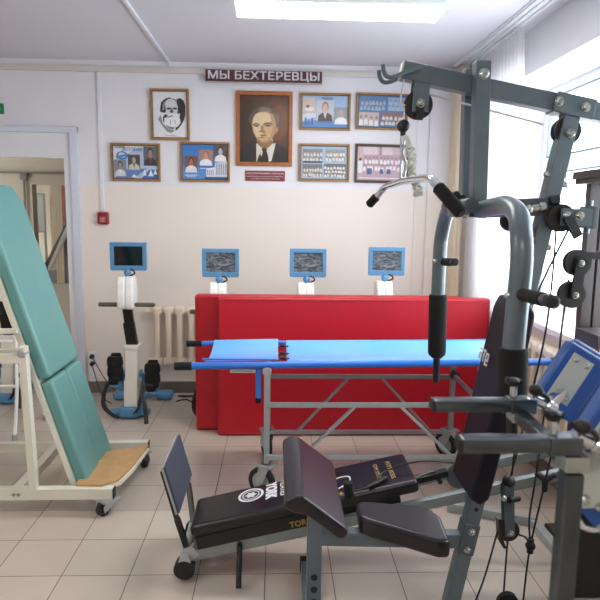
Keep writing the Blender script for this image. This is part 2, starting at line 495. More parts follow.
# ------------------------------------------------------------------ lamps
def ceiling_lamp(x0, y0, zc, label, glow='diffuser'):
    L, Wd = 1.14, .245
    t = thing('ceiling_light', label, 'ceiling light', (x0 + L / 2, y0 + Wd / 2, zc - .13), 'fluorescent ceiling lights')
    mb = MB()
    mb.box(x0 - .005, x0 + L + .005, y0 - .012, y0 + Wd + .012, zc - .121, zc, .012, 3); mb.box(x0 - .005, x0 + .006, y0 - .012, y0 + Wd + .012, zc - .13, zc - .1, .004)
    mb.box(x0 + L - .006, x0 + L + .005, y0 - .012, y0 + Wd + .012, zc - .13, zc - .1, .004)
    mb.build('housing', M['lamp_body'], t)
    mb = MB(); mb.box(x0 + .008, x0 + L - .008, y0, y0 + Wd, zc - .130, zc - .118, .004); mb.build('diffuser', M[glow], t)
    return t
ceiling_lamp(.705, .89, ZC, 'lit fluorescent ceiling light with a flat glowing diffuser near the back wall')
ceiling_lamp(-1.6, -1.3, ZC, 'added unseen fluorescent fill light over the left side of the room')  # added fixture out of view, evens out the light in the room
ceiling_lamp(.2, -3.4, ZC, 'added unseen fluorescent fill light at the near end behind the camera', 'diffuser')  # invented fill fixture behind the camera, brightens the gym and foreground
ceiling_lamp(-1.9, 3.3, 2.7, 'added unseen fluorescent fill light in the hall behind the doorway', 'added_diffuser_dim')  # unseen fixture added only to light the hall, kept dim
ceiling_lamp(-1.9, 5.2, 2.7, 'added unseen fluorescent fill light brightening the far room', 'added_diffuser_far')  # unseen fixture added so the room beyond the hall reads bright

# ------------------------------------------------------------------ pictures on the wall
YP = YB - .003
class Pic:
    """flat print: shapes on a unit square (u right, v up), stacked a hair apart"""
    def __init__(s, x0, x1, z0, z1, y):
        s.b = (x0, x1, z0, z1); s.y = y; s.mb = MB(); s.mats = []; s.n = 0
    def P(s, u, v):
        x0, x1, z0, z1 = s.b
        return V((x0 + (x1 - x0) * u, s.y - s.n * .00025, z0 + (z1 - z0) * v))
    def poly(s, h, pts):
        m = flat(h)
        if m not in s.mats: s.mats.append(m)
        s.n += 1
        s.mb.prism([s.P(u, v) for u, v in pts], (0, .0002, 0), mi=s.mats.index(m))
    def rect(s, h, u0, v0, u1, v1): s.poly(h, [(u0, v0), (u1, v0), (u1, v1), (u0, v1)])
    def ell(s, h, u, v, ru, rv, n=18, a0=0, a1=2 * PI):
        s.poly(h, [(u + ru * math.cos(a0 + (a1 - a0) * k / n), v + rv * math.sin(a0 + (a1 - a0) * k / n)) for k in range(n if a1 - a0 > 6.2 else n + 1)])
    def many(s, h, shapes):
        m = flat(h)
        if m not in s.mats: s.mats.append(m)
        s.n += 1
        for pts in shapes:
            s.mb.prism([s.P(u, v) for u, v in pts], (0, .0002, 0), mi=s.mats.index(m))
    def dots(s, h, c, ru, rv, n=8):
        s.many(h, [[(u + ru * math.cos(2 * PI * k / n), v + rv * math.sin(2 * PI * k / n)) for k in range(n)] for u, v in c])
    def rects(s, h, c): s.many(h, [[(a, b), (c_, b), (c_, d), (a, d)] for a, b, c_, d in c])
    def bust(s, u, v, w, h, skin, hair, coat, shirt='#e8e8ea', bg=None):
        """head and shoulders filling the box whose lower-left corner is u, v"""
        if bg: s.rect(bg, u, v, u + w, v + h)
        s.poly(coat, [(u + .04 * w, v), (u + .1 * w, v + .28 * h), (u + .36 * w, v + .42 * h), (u + .64 * w, v + .42 * h), (u + .9 * w, v + .28 * h), (u + .96 * w, v)])
        s.poly(shirt, [(u + .38 * w, v + .42 * h), (u + .5 * w, v + .12 * h), (u + .62 * w, v + .42 * h)])
        s.ell(hair, u + .5 * w, v + .68 * h, .2 * w, .25 * h)
        s.ell(skin, u + .5 * w, v + .62 * h, .155 * w, .22 * h)
def picture(x0, x1, z0, z1, label, frame, fw, group='framed pictures on the back wall', tilt=0, inner=True):
    t = thing('framed_picture', label, 'picture', ((x0 + x1) / 2, YP, (z0 + z1) / 2), group)
    mb = MB(); d = .022
    for a, b, c, e in ((x0, x1, z0, z0 + fw), (x0, x1, z1 - fw, z1), (x0, x0 + fw, z0 + fw, z1 - fw), (x1 - fw, x1, z0 + fw, z1 - fw)):
        mb.box(a, b, YP - d, YP, c, e, .004)
    if inner:
        q = fw * .8; r = fw + .005
        for a, b, c, e in ((x0 + q, x1 - q, z0 + q, z0 + r), (x0 + q, x1 - q, z1 - r, z1 - q), (x0 + q, x0 + r, z0 + q, z1 - q), (x1 - r, x1 - q, z0 + q, z1 - q)):
            mb.box(a, b, YP - d + .003, YP - .002, c, e, 0, mi=1)
    mb.box(x0 + .004, x1 - .004, YP - .004, YP, z0 + .004, z1 - .004, 0, mi=1)
    mb.build('frame', [frame, M['darkw']], t)
    p = Pic(x0 + fw + .003, x1 - fw - .003, z0 + fw + .003, z1 - fw - .003, YP - .006)
    return t, p
def done(t, p, ang=0):
    p.mb.build('print', p.mats, t)
    if ang: t.rotation_euler = (0, math.radians(ang), 0)

# bearded man, ink drawing
t, p = picture(-.122, .204, 2.195, 2.612, 'black ink drawing of a bearded old man in a thin gilt frame, above the others', M['frame'], .018)
p.rect('#e3e4e8', 0, 0, 1, 1)
q = lambda L: [((x - 75) / 340, 1 - (y - 70) / 475) for x, y in L]
p.poly('#2d2e32', q([(310, 150), (350, 135), (385, 165), (400, 215), (398, 300), (385, 360), (350, 420), (310, 465), (290, 470), (330, 380), (345, 300)]))
p.poly('#8d8f95', q([(125, 355), (150, 310), (175, 400), (225, 450), (290, 470), (255, 497), (215, 485), (170, 430)]))
p.poly('#303136', q([(150, 240), (160, 180), (195, 148), (245, 130), (300, 150), (330, 200), (345, 290), (320, 300), (220, 200), (200, 290), (165, 285), (145, 275)]))
p.poly('#cfd0d6', q([(205, 240), (195, 190), (225, 150), (270, 140), (310, 175), (325, 225), (320, 290), (260, 300), (210, 295)]))
p.poly('#8f9096', q([(180, 190), (205, 160), (190, 260), (170, 265)]))
p.many('#33343a', [q([(210, 240), (255, 232), (258, 248), (240, 256), (215, 254)]), q([(275, 236), (315, 232), (316, 250), (290, 256), (276, 250)]), q([(240, 275), (262, 262), (285, 276), (264, 292)])])
p.poly('#55565c', q([(255, 245), (270, 245), (282, 280), (246, 282)]))
p.poly('#393a40', q([(175, 330), (200, 300), (230, 320), (190, 400), (175, 375)]))
p.poly('#e9eaef', q([(190, 345), (235, 318), (262, 306), (300, 322), (345, 350), (350, 390), (320, 430), (270, 450), (220, 440), (185, 400)]))
p.poly('#3c3d43', q([(205, 350), (240, 322), (265, 314), (285, 335), (262, 324), (240, 334)]))
p.many('#7c7e84', [q([(200, 410), (235, 430), (300, 440), (270, 460), (225, 448)]), q([(250, 360), (256, 360), (250, 410), (244, 410)]), q([(290, 360), (296, 362), (300, 405), (294, 405)])])
p.rect('#9a9ca1', .34, .045, .66, .055)
done(t, p, -.5)
# portrait in oils
t, p = picture(.591, 1.067, 1.995, 2.607, 'large oil portrait of a man in dark suit and tie, brown background, orange wooden frame', M['frameo'], .032, inner=False)
p.rect('#4a2c1c', 0, 0, 1, 1)
p.ell('#5d3217', .76, .62, .24, .36); p.ell('#6d3b1b', .80, .60, .17, .27); p.ell('#3c2417', .18, .5, .18, .45)
p.rect('#3a2318', 0, 0, 1, .14)
p.poly('#23211f', [(.0, .0), (.03, .20), (.20, .29), (.36, .35), (.66, .35), (.82, .27), (.97, .20), (1, 0)])
p.poly('#d6cfc2', [(.36, .36), (.34, .22), (.50, .02), (.58, .02), (.72, .24), (.66, .38)])
p.poly('#211f1f', [(.47, .24), (.54, .25), (.60, .21), (.57, .16), (.61, 0), (.46, 0), (.50, .16), (.45, .21)])
p.poly('#2e2b28', [(.36, .35), (.30, .20), (.42, .0), (.48, .0), (.36, .2)]); p.poly('#2e2b28', [(.68, .36), (.76, .2), (.66, 0), (.60, 0), (.70, .22)])
p.poly('#a9835c', [(.36, .40), (.38, .28), (.50, .22), (.62, .28), (.66, .42)])
q = lambda L: [(x / 400, 1 - y / 600) for x, y in L]
p.poly('#544538', q([(70, 235), (75, 190), (105, 135), (150, 100), (205, 92), (270, 115), (320, 150), (340, 200), (330, 255), (312, 300), (290, 300), (100, 270)]))
p.poly('#76685c', q([(150, 130), (185, 100), (240, 110), (262, 138), (215, 150)])); p.poly('#6a5c50', q([(270, 150), (320, 170), (325, 230), (298, 280), (285, 210)]))
p.poly('#b58f66', q([(96, 262), (104, 205), (125, 165), (160, 145), (230, 140), (272, 165), (290, 215), (300, 290), (290, 340), (262, 392), (215, 425), (175, 420), (135, 385), (108, 330)]))
p.poly('#d9bf97', q([(104, 255), (110, 205), (130, 168), (165, 152), (220, 150), (250, 175), (258, 225), (240, 240), (190, 250), (175, 330), (195, 345), (165, 370), (135, 375), (114, 325)]))
p.poly('#c9a67a', q([(195, 255), (255, 250), (270, 300), (250, 370), (215, 405), (180, 410), (150, 392), (190, 372), (225, 350), (205, 330)]))
p.poly('#a9835c', q([(280, 290), (312, 280), (318, 305), (300, 335), (286, 340)]))
p.many('#4a3828', [q([(104, 258), (130, 246), (165, 256), (162, 264), (130, 256), (108, 268)]), q([(193, 252), (222, 238), (265, 250), (270, 262), (225, 250), (198, 262)])])
p.many('#8a6a4c', [q([(108, 268), (135, 260), (163, 268), (150, 282), (120, 280)]), q([(200, 264), (228, 254), (262, 264), (245, 280), (212, 278)])])
p.dots('#2c2118', [(.335, .548), (.575, .553)], .035, .010)
p.many('#93704d', [q([(172, 270), (184, 268), (190, 312), (212, 322), (200, 334), (160, 328), (154, 320), (172, 310)])])
p.many('#84503c', [q([(152, 356), (185, 352), (224, 358), (188, 366)])]); p.many('#a47c55', [q([(165, 374), (205, 374), (195, 384), (172, 384)])])
p.poly('#8c6a49', q([(135, 388), (175, 424), (215, 428), (262, 395), (280, 420), (235, 470), (190, 478), (150, 450)]))
p.poly('#d9d2c6', q([(135, 430), (158, 452), (185, 480), (150, 560), (140, 600), (135, 600)])); p.poly('#d9d2c6', q([(298, 420), (262, 452), (215, 482), (235, 550), (240, 600), (262, 590)]))
p.poly('#201e1e', q([(178, 484), (200, 478), (228, 486), (216, 506), (230, 600), (172, 600), (190, 506)]))
done(t, p)
# history collage
t, p = picture(-.461, -.045, 1.852, 2.166, 'gilt framed blue and white collage with three portraits and a title, lower left', M['frame'], .018)
p.rect('#b9c4d8', 0, 0, 1, 1); p.poly('#dfe3ea', [(0, .55), (.6, .95), (1, .8), (1, 1), (0, 1)]); p.poly('#5f7fb8', [(0, 0), (.45, .0), (.75, .32), (.3, .28)]); p.poly('#3f6fb5', [(.62, 0), (1, 0), (1, .3), (.8, .28)])
p.ell('#3d77bd', .2, .7, .13, .13); p.ell('#c9d3e2', .2, .71, .085, .085); p.poly('#4f86c4', [(.06, .68), (.34, .76), (.34, .7), (.08, .6)])
p.bust(.02, .07, .27, .5, '#a9867a', '#3a3436', '#cfd3da', bg='#7d8796'); p.bust(.33, .27, .27, .46, '#b89b8c', '#4a3e38', '#c9c9bd', '#4a6b6a', bg='#37474f'); p.bust(.68, .40, .31, .58, '#a5807a', '#26242a', '#2a2a33', '#8e2b3a', bg='#5b6574')
p.many('#e4e9f0', [[(.66, .1), (.7, .3), (.74, .1)], [(.78, .08), (.84, .28), (.9, .08)], [(.9, .14), (.94, .32), (.98, .14)], [(.40, .04), (.46, .14), (.54, .04)]])
add_text(p.mb, 'ИСТОРИЯ', p.P(.22, .83) + V((0, -.006, 0)), (1, 0, 0), (0, 0, 1), .16, .028, .01, .0005, p.mats.index(flat('#3d77bd')))
add_text(p.mb, 'НАША', p.P(.06, .92) + V((0, -.006, 0)), (1, 0, 0), (0, 0, 1), .08, .018, .01, .0005, p.mats.index(flat('#2a2a33')))
done(t, p)
# three portraits on blue with building
t, p = picture(.118, .540, 1.855, 2.185, 'gilt framed bright blue poster with three small portraits and a white building', M['frame'], .017)
p.rect('#3f7cc4', 0, 0, 1, 1); p.poly('#5b93d3', [(0, 0), (.45, 0), (.62, .3), (0, .42)])
p.bust(.05, .2, .29, .47, '#9c7660', '#2c2422', '#dfe0e2', bg='#7a5244'); p.bust(.37, .40, .30, .45, '#c49c86', '#8a6a4c', '#e6e7e9', bg='#a8806c'); p.bust(.70, .52, .29, .46, '#b8b8ba', '#232325', '#e8e8e8', bg='#55585c')
p.poly('#e2e6ea', [(.53, .08), (.53, .30), (.72, .36), (.72, .08)]); p.poly('#cdd4db', [(.72, .08), (.72, .48), (1, .54), (1, .08)])
p.many('#8f9aa8', [[(.55 + .04 * i, .12), (.57 + .04 * i, .12), (.57 + .04 * i, .28), (.55 + .04 * i, .28)] for i in range(4)] + [[(.75 + .05 * i, .14), (.775 + .05 * i, .14), (.775 + .05 * i, .46), (.75 + .05 * i, .46)] for i in range(5)])
p.rect('#2d4f8a', .5, 0, 1, .06); p.rects('#e6eaf0', [(.06, .11, .34, .13), (.40, .31, .66, .33), (.1, .07, .3, .085)])
done(t, p)
def crowd(p, u0, v0, u1, v1, rows, cols, coat, hair, bg):
    p.rect(bg, u0, v0, u1, v1)
    du = (u1 - u0) / cols; dv = (v1 - v0) / (rows + .6)
    for r in range(rows)[::-1]:
        H = []; F = []; C = []
        for c in range(cols):
            u = u0 + du * (c + .5 + (.22 if r % 2 else -.12) + random.uniform(-.14, .14)); v = v0 + dv * (r + .5 + random.uniform(-.1, .12))
            u = min(max(u, u0 + du * .42), u1 - du * .42)
            C.append([(u + du * a, v + dv * b) for a, b in ((-.40, -.45), (.40, -.45), (.34, .12), (.12, .24), (-.12, .24), (-.34, .12))]); H.append((u, v + dv * .46)); F.append((u, v + dv * .38))
        p.many(coat, C); p.dots(hair, H, du * .22, dv * .22); p.dots('#c2a294', F, du * .17, dv * .19)
# top: woman's portrait collage
t, p = picture(1.127, 1.557, 2.300, 2.604, 'gilt framed blue collage of two women, right of the oil portrait, top row', M['frame'], .017)
p.rect('#9db9d6', 0, 0, 1, 1); p.poly('#4c86c6', [(0, 0), (1, 0), (1, .2), (.5, .28), (0, .18)]); p.poly('#c9d8e6', [(0, .4), (.3, .55), (.3, .35), (0, .2)])
p.rect('#c9b8b0', .02, .45, .29, .92); p.ell('#e2dcd8', .16, .58, .1, .07); p.ell('#7b5a54', .12, .66, .04, .05)
p.bust(.32, .2, .36, .66, '#d0ad9c', '#9a7050', '#3f2a30', '#cfc5c0', bg='#bfc8d0'); p.bust(.69, .12, .31, .52, '#c79f8c', '#a49a90', '#e6e8ea', bg='#8b9aa4')
p.rects('#2f5f9f', [(.06, .08, .1, .3), (.13, .1, .16, .26), (.2, .08, .24, .3), (.34, .16, .62, .18)])
add_text(p.mb, 'Наши', p.P(.42, .86) + V((0, -.006, 0)), (1, 0, 0), (0, 0, 1), .09, .028, .01, .0005, p.mats.index(flat('#2f5f9f')))
done(t, p)
t, p = picture(1.602, 2.045, 2.312, 2.612, 'gilt framed blue sheet with four group photos, topmost on the far right', M['frame'], .017)
p.rect('#4f7fb8', 0, 0, 1, 1)
crowd(p, .03, .53, .58, .95, 2, 7, '#9fb2c6', '#23242a', '#5f86ae'); crowd(p, .62, .53, .98, .95, 2, 4, '#a9bccf', '#20232c', '#8fb0cf'); crowd(p, .02, .04, .44, .47, 1, 4, '#e3e5e6', '#3a3334', '#c2b3a8'); crowd(p, .48, .06, .98, .48, 2, 6, '#c9d5dd', '#5d3b36', '#8f6f66')
done(t, p, .7)
t, p = picture(1.123, 1.559, 1.874, 2.188, 'gilt framed sheet of four old black and white group photos on pale blue', M['frame'], .017)
p.rect('#a9c3da', 0, 0, 1, 1)
crowd(p, .04, .52, .46, .92, 2, 6, '#d6d6d2', '#333335', '#8a8f90'); crowd(p, .53, .54, .95, .92, 2, 6, '#e2e0da', '#3b3b3c', '#9aa0a2'); crowd(p, .04, .06, .46, .45, 2, 7, '#dcdad0', '#2e2e30', '#7d8284'); crowd(p, .50, .06, .97, .47, 3, 7, '#e4e4e2', '#2a2b2d', '#6f7679')
p.rect('#4a5260', .04, .49, .46, .545)
done(t, p)
t, p = picture(1.603, 2.072, 1.868, 2.193, 'dark gilt framed pinkish photo of a long row of staff in white coats', M['darkw'], .017)
p.rect('#c9b4ba', 0, 0, 1, 1); p.rects('#d9c8cc', [(.12, .55, .4, 1), (.5, .5, .7, 1)]); p.rect('#a78f96', .44, .6, .49, 1); p.rect('#bfa6b0', 0, 0, 1, .3)
crowd(p, .12, .28, .95, .76, 2, 11, '#e6e2e6', '#4c3a44', '#b79fa9'); p.rects('#dfe4ec', [(.02, .22, .11, .58), (.86, .25, .95, .55)]); p.rects('#55699c', [(.2, .18, .3, .36), (.46, .2, .53, .34), (.6, .2, .68, .34)]); p.dots('#6b4a48', [(.065, .62)], .03, .05)
p.rect('#e8e3e6', .05, .06, .9, .085)
done(t, p, .4)

# banner and plaque, exit sign, fire alarm
t = thing('sign_board', 'long maroon sign with big pale capital letters above the pictures', 'sign', (.82, YB - .03, 2.69))
mb = MB(); mb.box(.338, 1.312, YB - .045, YB - .023, 2.668, 2.772, .002); mb.build('panel', M['maroon'], t)
mb = MB()
for a, b, c, d in ((.338, 1.312, 2.668, 2.672), (.338, 1.312, 2.768, 2.772), (.338, .342, 2.668, 2.772), (1.308, 1.312, 2.668, 2.772)): mb.box(a, b, YB - .0465, YB - .045, c, d)
mb.build('edge_line', M['letter'], t)
mb = MB(); add_text(mb, 'МЫ БЕХТЕРЕВЦЫ', (.366, YB - .0452, 2.681), (1, 0, 0), (0, 0, 1), .918, .078, .022, .003); mb.build('lettering', M['letter'], t)
t = thing('name_plaque', 'small red brown name plaque with three lines of white text below the oil portrait', 'plaque', (.838, YB, 1.912))
mb = MB(); mb.box(.670, 1.008, YB - .008, YB, 1.870, 1.956, .001); mb.build('panel', M['plaque'], t)
mb = MB()
add_text(mb, 'НИКОЛАЙ ИВАНОВИЧ САВЧЕНКО', (.680, YB - .0082, 1.928), (1, 0, 0), (0, 0, 1), .318, .015, .02, .0008)
add_text(mb, 'заслуженный врач, основатель и главный врач', (.682, YB - .0082, 1.9035), (1, 0, 0), (0, 0, 1), .315, .0105, .01, .0008)
add_text(mb, 'с 1959 года по 1987 год, профессор, д.м.н.', (.715, YB - .0082, 1.884), (1, 0, 0), (0, 0, 1), .25, .0105, .01, .0008)
mb.build('lettering', M['letter'], t)
t = thing('exit_sign', 'small green exit sign on the wall above the doorway', 'sign', (-1.41, YB, 2.425))
mb = MB(); mb.box(-1.50, -1.325, YB - .012, YB - .001, 2.383, 2.468, .002); mb.build('panel', M['green'], t)
mb = MB(); add_text(mb, 'ВЫХОД', (-1.48, YB - .0122, 2.412), (1, 0, 0), (0, 0, 1), .13, .03, .015, .001); mb.build('lettering', M['letter'], t)
t = thing('fire_alarm', 'small red fire alarm call point at the end of the wall conduit', 'alarm', (-.533, YB, 1.535))
mb = MB(); mb.box(-.580, -.488, YB - .045, YB, 1.485, 1.590, .012, 3); mb.build('housing', M['alarm'], t)
mb = MB(); mb.box(-.561, -.507, YB - .049, YB - .043, 1.50, 1.555, .003); add_text(mb, 'ПОЖАР', (-.553, YB - .0492, 1.53), (1, 0, 0), (0, 0, 1), .04, .01, .01, .0006, 1); mb.box(-.55, -.518, YB - .0495, YB - .048, 1.512, 1.514, 0, mi=1); mb.box(-.55, -.518, YB - .0495, YB - .048, 1.520, 1.522, 0, mi=1)
mb.build('button_plate', [mat('alarm_plate', '#a8474a', .4), M['letter']], t)

# socket strip with plugs
t = thing('socket_strip', 'white vertical strip of four sockets above the dark baseboard', 'socket', (-.668, YB, .24))
mb = MB(); mb.box(-.705, -.631, YB - .018, YB - .001, .103, .375, .008, 3); mb.build('back_plate', M['white'], t)
for k in range(4):
    z = .335 - k * .066
    mb = MB(); mb.lathe((-.668, YB - .018, z), (0, -1, 0), [(.026, 0), (.026, .004), (.021, .004), (.019, -.004), (0, -.004)], 20)
    for s in (-.008, .008): mb.cyl((-.668 + s, YB - .016, z), (-.668 + s, YB - .0125, z), .0035, n=8, mi=1)
    mb.build('socket', [M['white'], M['black']], t)
for k, (z, lab, pts) in enumerate(((.335, 'upper black plug and cord in the socket strip, running to the right', [(-.668, 2.72, .335), (-.63, 2.69, .30), (-.55, 2.68, .16), (-.47, 2.69, .05), (-.40, 2.70, .012), (-.2, 2.72, .010)]),
                                  (.269, 'lower black plug with a cord hanging to the floor from socket strip', [(-.668, 2.72, .269), (-.635, 2.69, .2), (-.6, 2.67, .08), (-.55, 2.62, .012), (-.48, 2.50, .008), (-.43, 2.44, .008)]))):
    pt = thing('power_plug', lab, 'power cord', (-.668, YB - .02, z))
    mb = MB(); mb.cyl((-.668, YB - .0225, z), (-.668, 2.712, z), .021, .016, 16, .004); mb.build('plug', M['cord'], pt)
    mb = MB(); mb.sweep(smooth(pts), .0042, 8); mb.build('cord', M['cord'], pt)
mb = MB(); mb.sweep(smooth([(.10, 2.50, .006), (.17, 2.56, .006), (.25, 2.48, .006), (.32, 2.56, .006), (.26, 2.63, .006), (.14, 2.63, .006), (.10, 2.66, .006), (.30, 2.655, .006), (.36, 2.648, .006), (.42, 2.655, .006)]), .005, 8)
solo('loose_cable', mb, M['cord'], 'black cord lying in loops on the floor under the left radiator', 'power cord', loc=(.3, 2.58, 0))

# radiators
def radiator_x(x0, x1, y0, z0, z1, label):
    t = thing('radiator', label, 'radiator', ((x0 + x1) / 2, y0, z0), 'cast iron radiators')
    n = round((x1 - x0) / .098)
    for k in range(n):
        xc = x0 + .049 + k * .098
        mb = MB()
        for s in (-.032, .032):
            mb.box(xc - .018, xc + .018, y0 - .045 + s * .6 - .018, y0 - .045 + s * .6 + .02, z0 + .03, z1 - .03, .012, 3)
        mb.box(xc - .047, xc + .047, y0 - .085, y0 - .005, z1 - .075, z1, .025, 4); mb.box(xc - .047, xc + .047, y0 - .085, y0 - .005, z0, z0 + .075, .025, 4)
        mb.box(xc - .024, xc + .024, y0 - .088, y0 - .002, z0 + .02, z1 - .01, .014, 3)
        mb.build('section', M['rad'], t)
    mb = MB(); mb.cyl((x0 - .06, y0 - .045, z1 - .045), (x1 + .06, y0 - .045, z1 - .045), .016, n=12); mb.cyl((x0 - .04, y0 - .045, z0 + .045), (x1 + .04, y0 - .045, z0 + .045), .016, n=12); mb.cyl((x1 + .03, y0 - .045, z0), (x1 + .03, y0 - .045, 0.0), .012, n=12)
    mb.cyl((x0 - .05, y0 - .045, z1 - .045), (x0 - .05, y0, z1 - .045), .02, n=12)
    mb.build('pipe', M['rad'], t)
    return t
radiator_x(-.135, .845, YB - .02, .27, .79, 'cream ribbed radiator on the back wall beside the red mats')
t = radiator_x(-.59, .59, 0, .27, .84, 'cream ribbed radiator under the window at the right wall')
t.rotation_euler = (0, 0, -PI / 2); t.location = (XR - .01, .74, .27)

# ------------------------------------------------------------------ curtains
mb = MB()
def tul(u, v):
    z = 2.805 - 2.70 * v
    y0 = 1.50 - .07 * math.sin(min(1, v * 4) * PI / 2) + .12 * max(0, v - .18)
    y = y0 + (2.44 - y0) * u
    a = .008 + .010 * min(1, v * 3)
    return V((2.502 + a * math.sin(u * 2 * PI * 15 + .5 * math.sin(v * 3)) + .004 * math.sin(u * 90), y, z))
mb.grid(tul, 240, 24)
o = solo('sheer_curtain', mb, M['tulle'], 'white sheer curtain hanging from the ceiling track over the window', 'curtain', loc=(2.497, 1.7, .1), ang=180)
mb = MB()
mb.grid(lambda u, v: V((2.435 + .030 * math.sin(u * 2 * PI * 6), 2.47 + .25 * u + .01 * math.sin(v * 5), 2.79 - 2.7 * v)), 96, 12, (.004, 0, 0))
solo('drape', mb, M['drape'], 'narrow beige drape gathered in the corner between sheer curtain and back wall', 'curtain', loc=(2.48, 2.55, .09), ang=180)

# ------------------------------------------------------------------ leg and arm trainers (bikes with screens)
def bike(dx, dy, label, wrapped, dz=0.0):
    g = 'seated leg trainers along the back wall'
    t = thing('leg_trainer', label, 'exercise bike', (-.19 + dx, 2.2 + dy, 0), g)
    D = V((dx, dy, 0))
    def B(mb, name, m, par=t):
        for v in mb.bm.verts:
            v.co += D; v.co.z += dz * min(1, max(0, (v.co.z - .6) / .25))
        return mb.build(name, m, par)
    mb = MB()
    mb.box(-.36, -.05, 2.10, 2.20, .008, .05, .016, 3); mb.prism([(-.265, 2.055, .01), (-.125, 2.055, .01), (-.11, 2.12, .01), (-.11, 2.3, .01), (-.275, 2.3, .01), (-.275, 2.12, .01)], (0, 0, .075), .014, 3)
    mb.box(-.22, -.16, 2.25, 2.62, .015, .055, .01)
    B(mb, 'base', M['bikeblue'])
    for s in (-.17, .17):
        mb = MB(); mb.box(-.19 + s * 1.06 - .07, -.19 + s * 1.06 + .07, 2.52, 2.64, .006, .075, .025, 3)
        if s < 0: mb.box(-.37, -.01, 2.57, 2.60, .02, .05, .006)
        B(mb, 'rear_foot', M['bikeblue'])
    mb = MB(); mb.hexa([(-.245, 2.11, .075), (-.135, 2.11, .075), (-.135, 2.26, .075), (-.245, 2.26, .075), (-.245, 2.12, .30), (-.135, 2.12, .30), (-.135, 2.25, .30), (-.245, 2.25, .30)], .012, 3)
    mb.hexa([(-.235, 2.12, .29), (-.135, 2.12, .29), (-.135, 2.25, .29), (-.235, 2.25, .29), (-.235, 2.13, .57), (-.130, 2.13, .57), (-.130, 2.24, .57), (-.235, 2.24, .57)], .012, 3)
    mb.hexa([(-.24, 2.118, .535), (-.122, 2.118, .535), (-.122, 2.25, .535), (-.24, 2.25, .535), (-.24, 2.118, .572), (-.122, 2.118, .572), (-.122, 2.25, .572), (-.24, 2.25, .572)], .010, 3)
    B(mb, 'column', M['bikecol'])
    mb = MB(); mb.beam((-.18, 2.18, .56), (-.197, 2.15, .75), .085, .05, (0, 1, 0), .006); mb.beam((-.192, 2.16, .72), (-.205, 2.14, .88), .072, .042, (0, 1, 0), .006)
    B(mb, 'neck', M['black'])
    mb = MB()
    pr = [(2.06, .88), (2.075, .86), (2.15, .855), (2.22, .87), (2.24, .92), (2.235, 1.02), (2.21, 1.09), (2.16, 1.115), (2.10, 1.11), (2.07, 1.06), (2.055, .97)]
    mb.prism([(-.262, y, z) for y, z in pr], (.06, 0, 0), .014, 3); mb.prism([(-.203, y, z) for y, z in pr], (.062, 0, 0), .014, 3)
    B(mb, 'motor_head', M['bikewhite'])
    mb = MB(); mb.cyl((-.415, 2.12, .892), (.012, 2.12, .892), .0105, n=14); hb = B(mb, 'handlebar', M['steel'])
    for a, b in ((-.412, -.268), (-.135, .008)):
        mb = MB(); mb.cyl((a, 2.12, .892), (b, 2.12, .892), .017, n=16, bev=.004); B(mb, 'grip', M['grip'], hb)
    mb = MB(); mb.ball((-.195, 2.14, 1.135), .027); mb.cyl((-.195, 2.14, 1.10), (-.195, 2.14, 1.165), .02, n=16); B(mb, 'monitor_mount', M['bikeblue'])
    mb = MB(); mb.sweep(smooth([(-.175, 2.14, 1.16), (-.15, 2.125, 1.155), (-.135, 2.12, 1.135), (-.155, 2.125, 1.12), (-.185, 2.14, 1.11)]), .006, 8); B(mb, 'monitor_cable', M['cord'])
    mo = MB(); f = .030
    x0, x1, z0, z1 = -.323, -.047, 1.160, 1.366
    for a, b, c, d in ((x0, x1, z0, z0 + f), (x0, x1, z1 - f, z1), (x0, x0 + f, z0 + f, z1 - f), (x1 - f, x1, z0 + f, z1 - f)): mo.box(a, b, 2.132, 2.165, c, d, .004)
    mo.box(x0 + .01, x1 - .01, 2.15, 2.19, z0 + .01, z1 - .01, .006); mo.box(x0 + .004, x1 - .004, 2.133, 2.16, z0 - .008, z0 + .004, .003)
    mon = B(mo, 'monitor', M['bikeblue'])
    mb = MB(); mb.box(x0 + f - .002, x1 - f + .002, 2.141, 2.151, z0 + f - .002, z1 - f + .002); B(mb, 'screen', M['wrap'] if wrapped else M['screen'], mon)
    # cranks, foot shells and straps
    mb = MB(); mb.cyl((-.255, 2.2, .33), (-.115, 2.2, .33), .03, n=16); mb.beam((-.26, 2.2, .33), (-.268, 2.16, .20), .016, .03); mb.beam((-.110, 2.2, .33), (-.105, 2.22, .24), .016, .03); B(mb, 'crank', M['bikeblue'])
    for xc, yc, zc in ((-.305, 2.12, .405), (-.015, 2.10, .355)):
        mb = MB(); mb.box(xc - .03, xc + .035, yc - .06, yc + .12, zc - .15, zc - .13, .006); mb.beam((xc + (.04 if xc < -.2 else -.04), yc + .02, zc - .19), (xc, yc + .03, zc - .11), .02, .05); ped = B(mb, 'pedal', M['bikeblue'])
        mb = MB()
        for k in range(2):
            zz = zc - .085 + k * .078
            mb.lathe((xc, yc, zz), (0, .12, 1), [(.045, 0), (.056, .006), (.062, .03), (.060, .068), (.052, .086), (.036, .09), (0, .09)], 20)
        mb.box(xc - .04, xc + .04, yc + .02, yc + .06, zc - .13, zc + .1, .015, 3); mb.box(xc - .04, xc + .035, yc - .07, yc + .05, zc - .13, zc - .06, .02, 3)
        B(mb, 'leg_cuff', M['foam'], ped)
        mb = MB(); s = -1 if xc < -.2 else 1
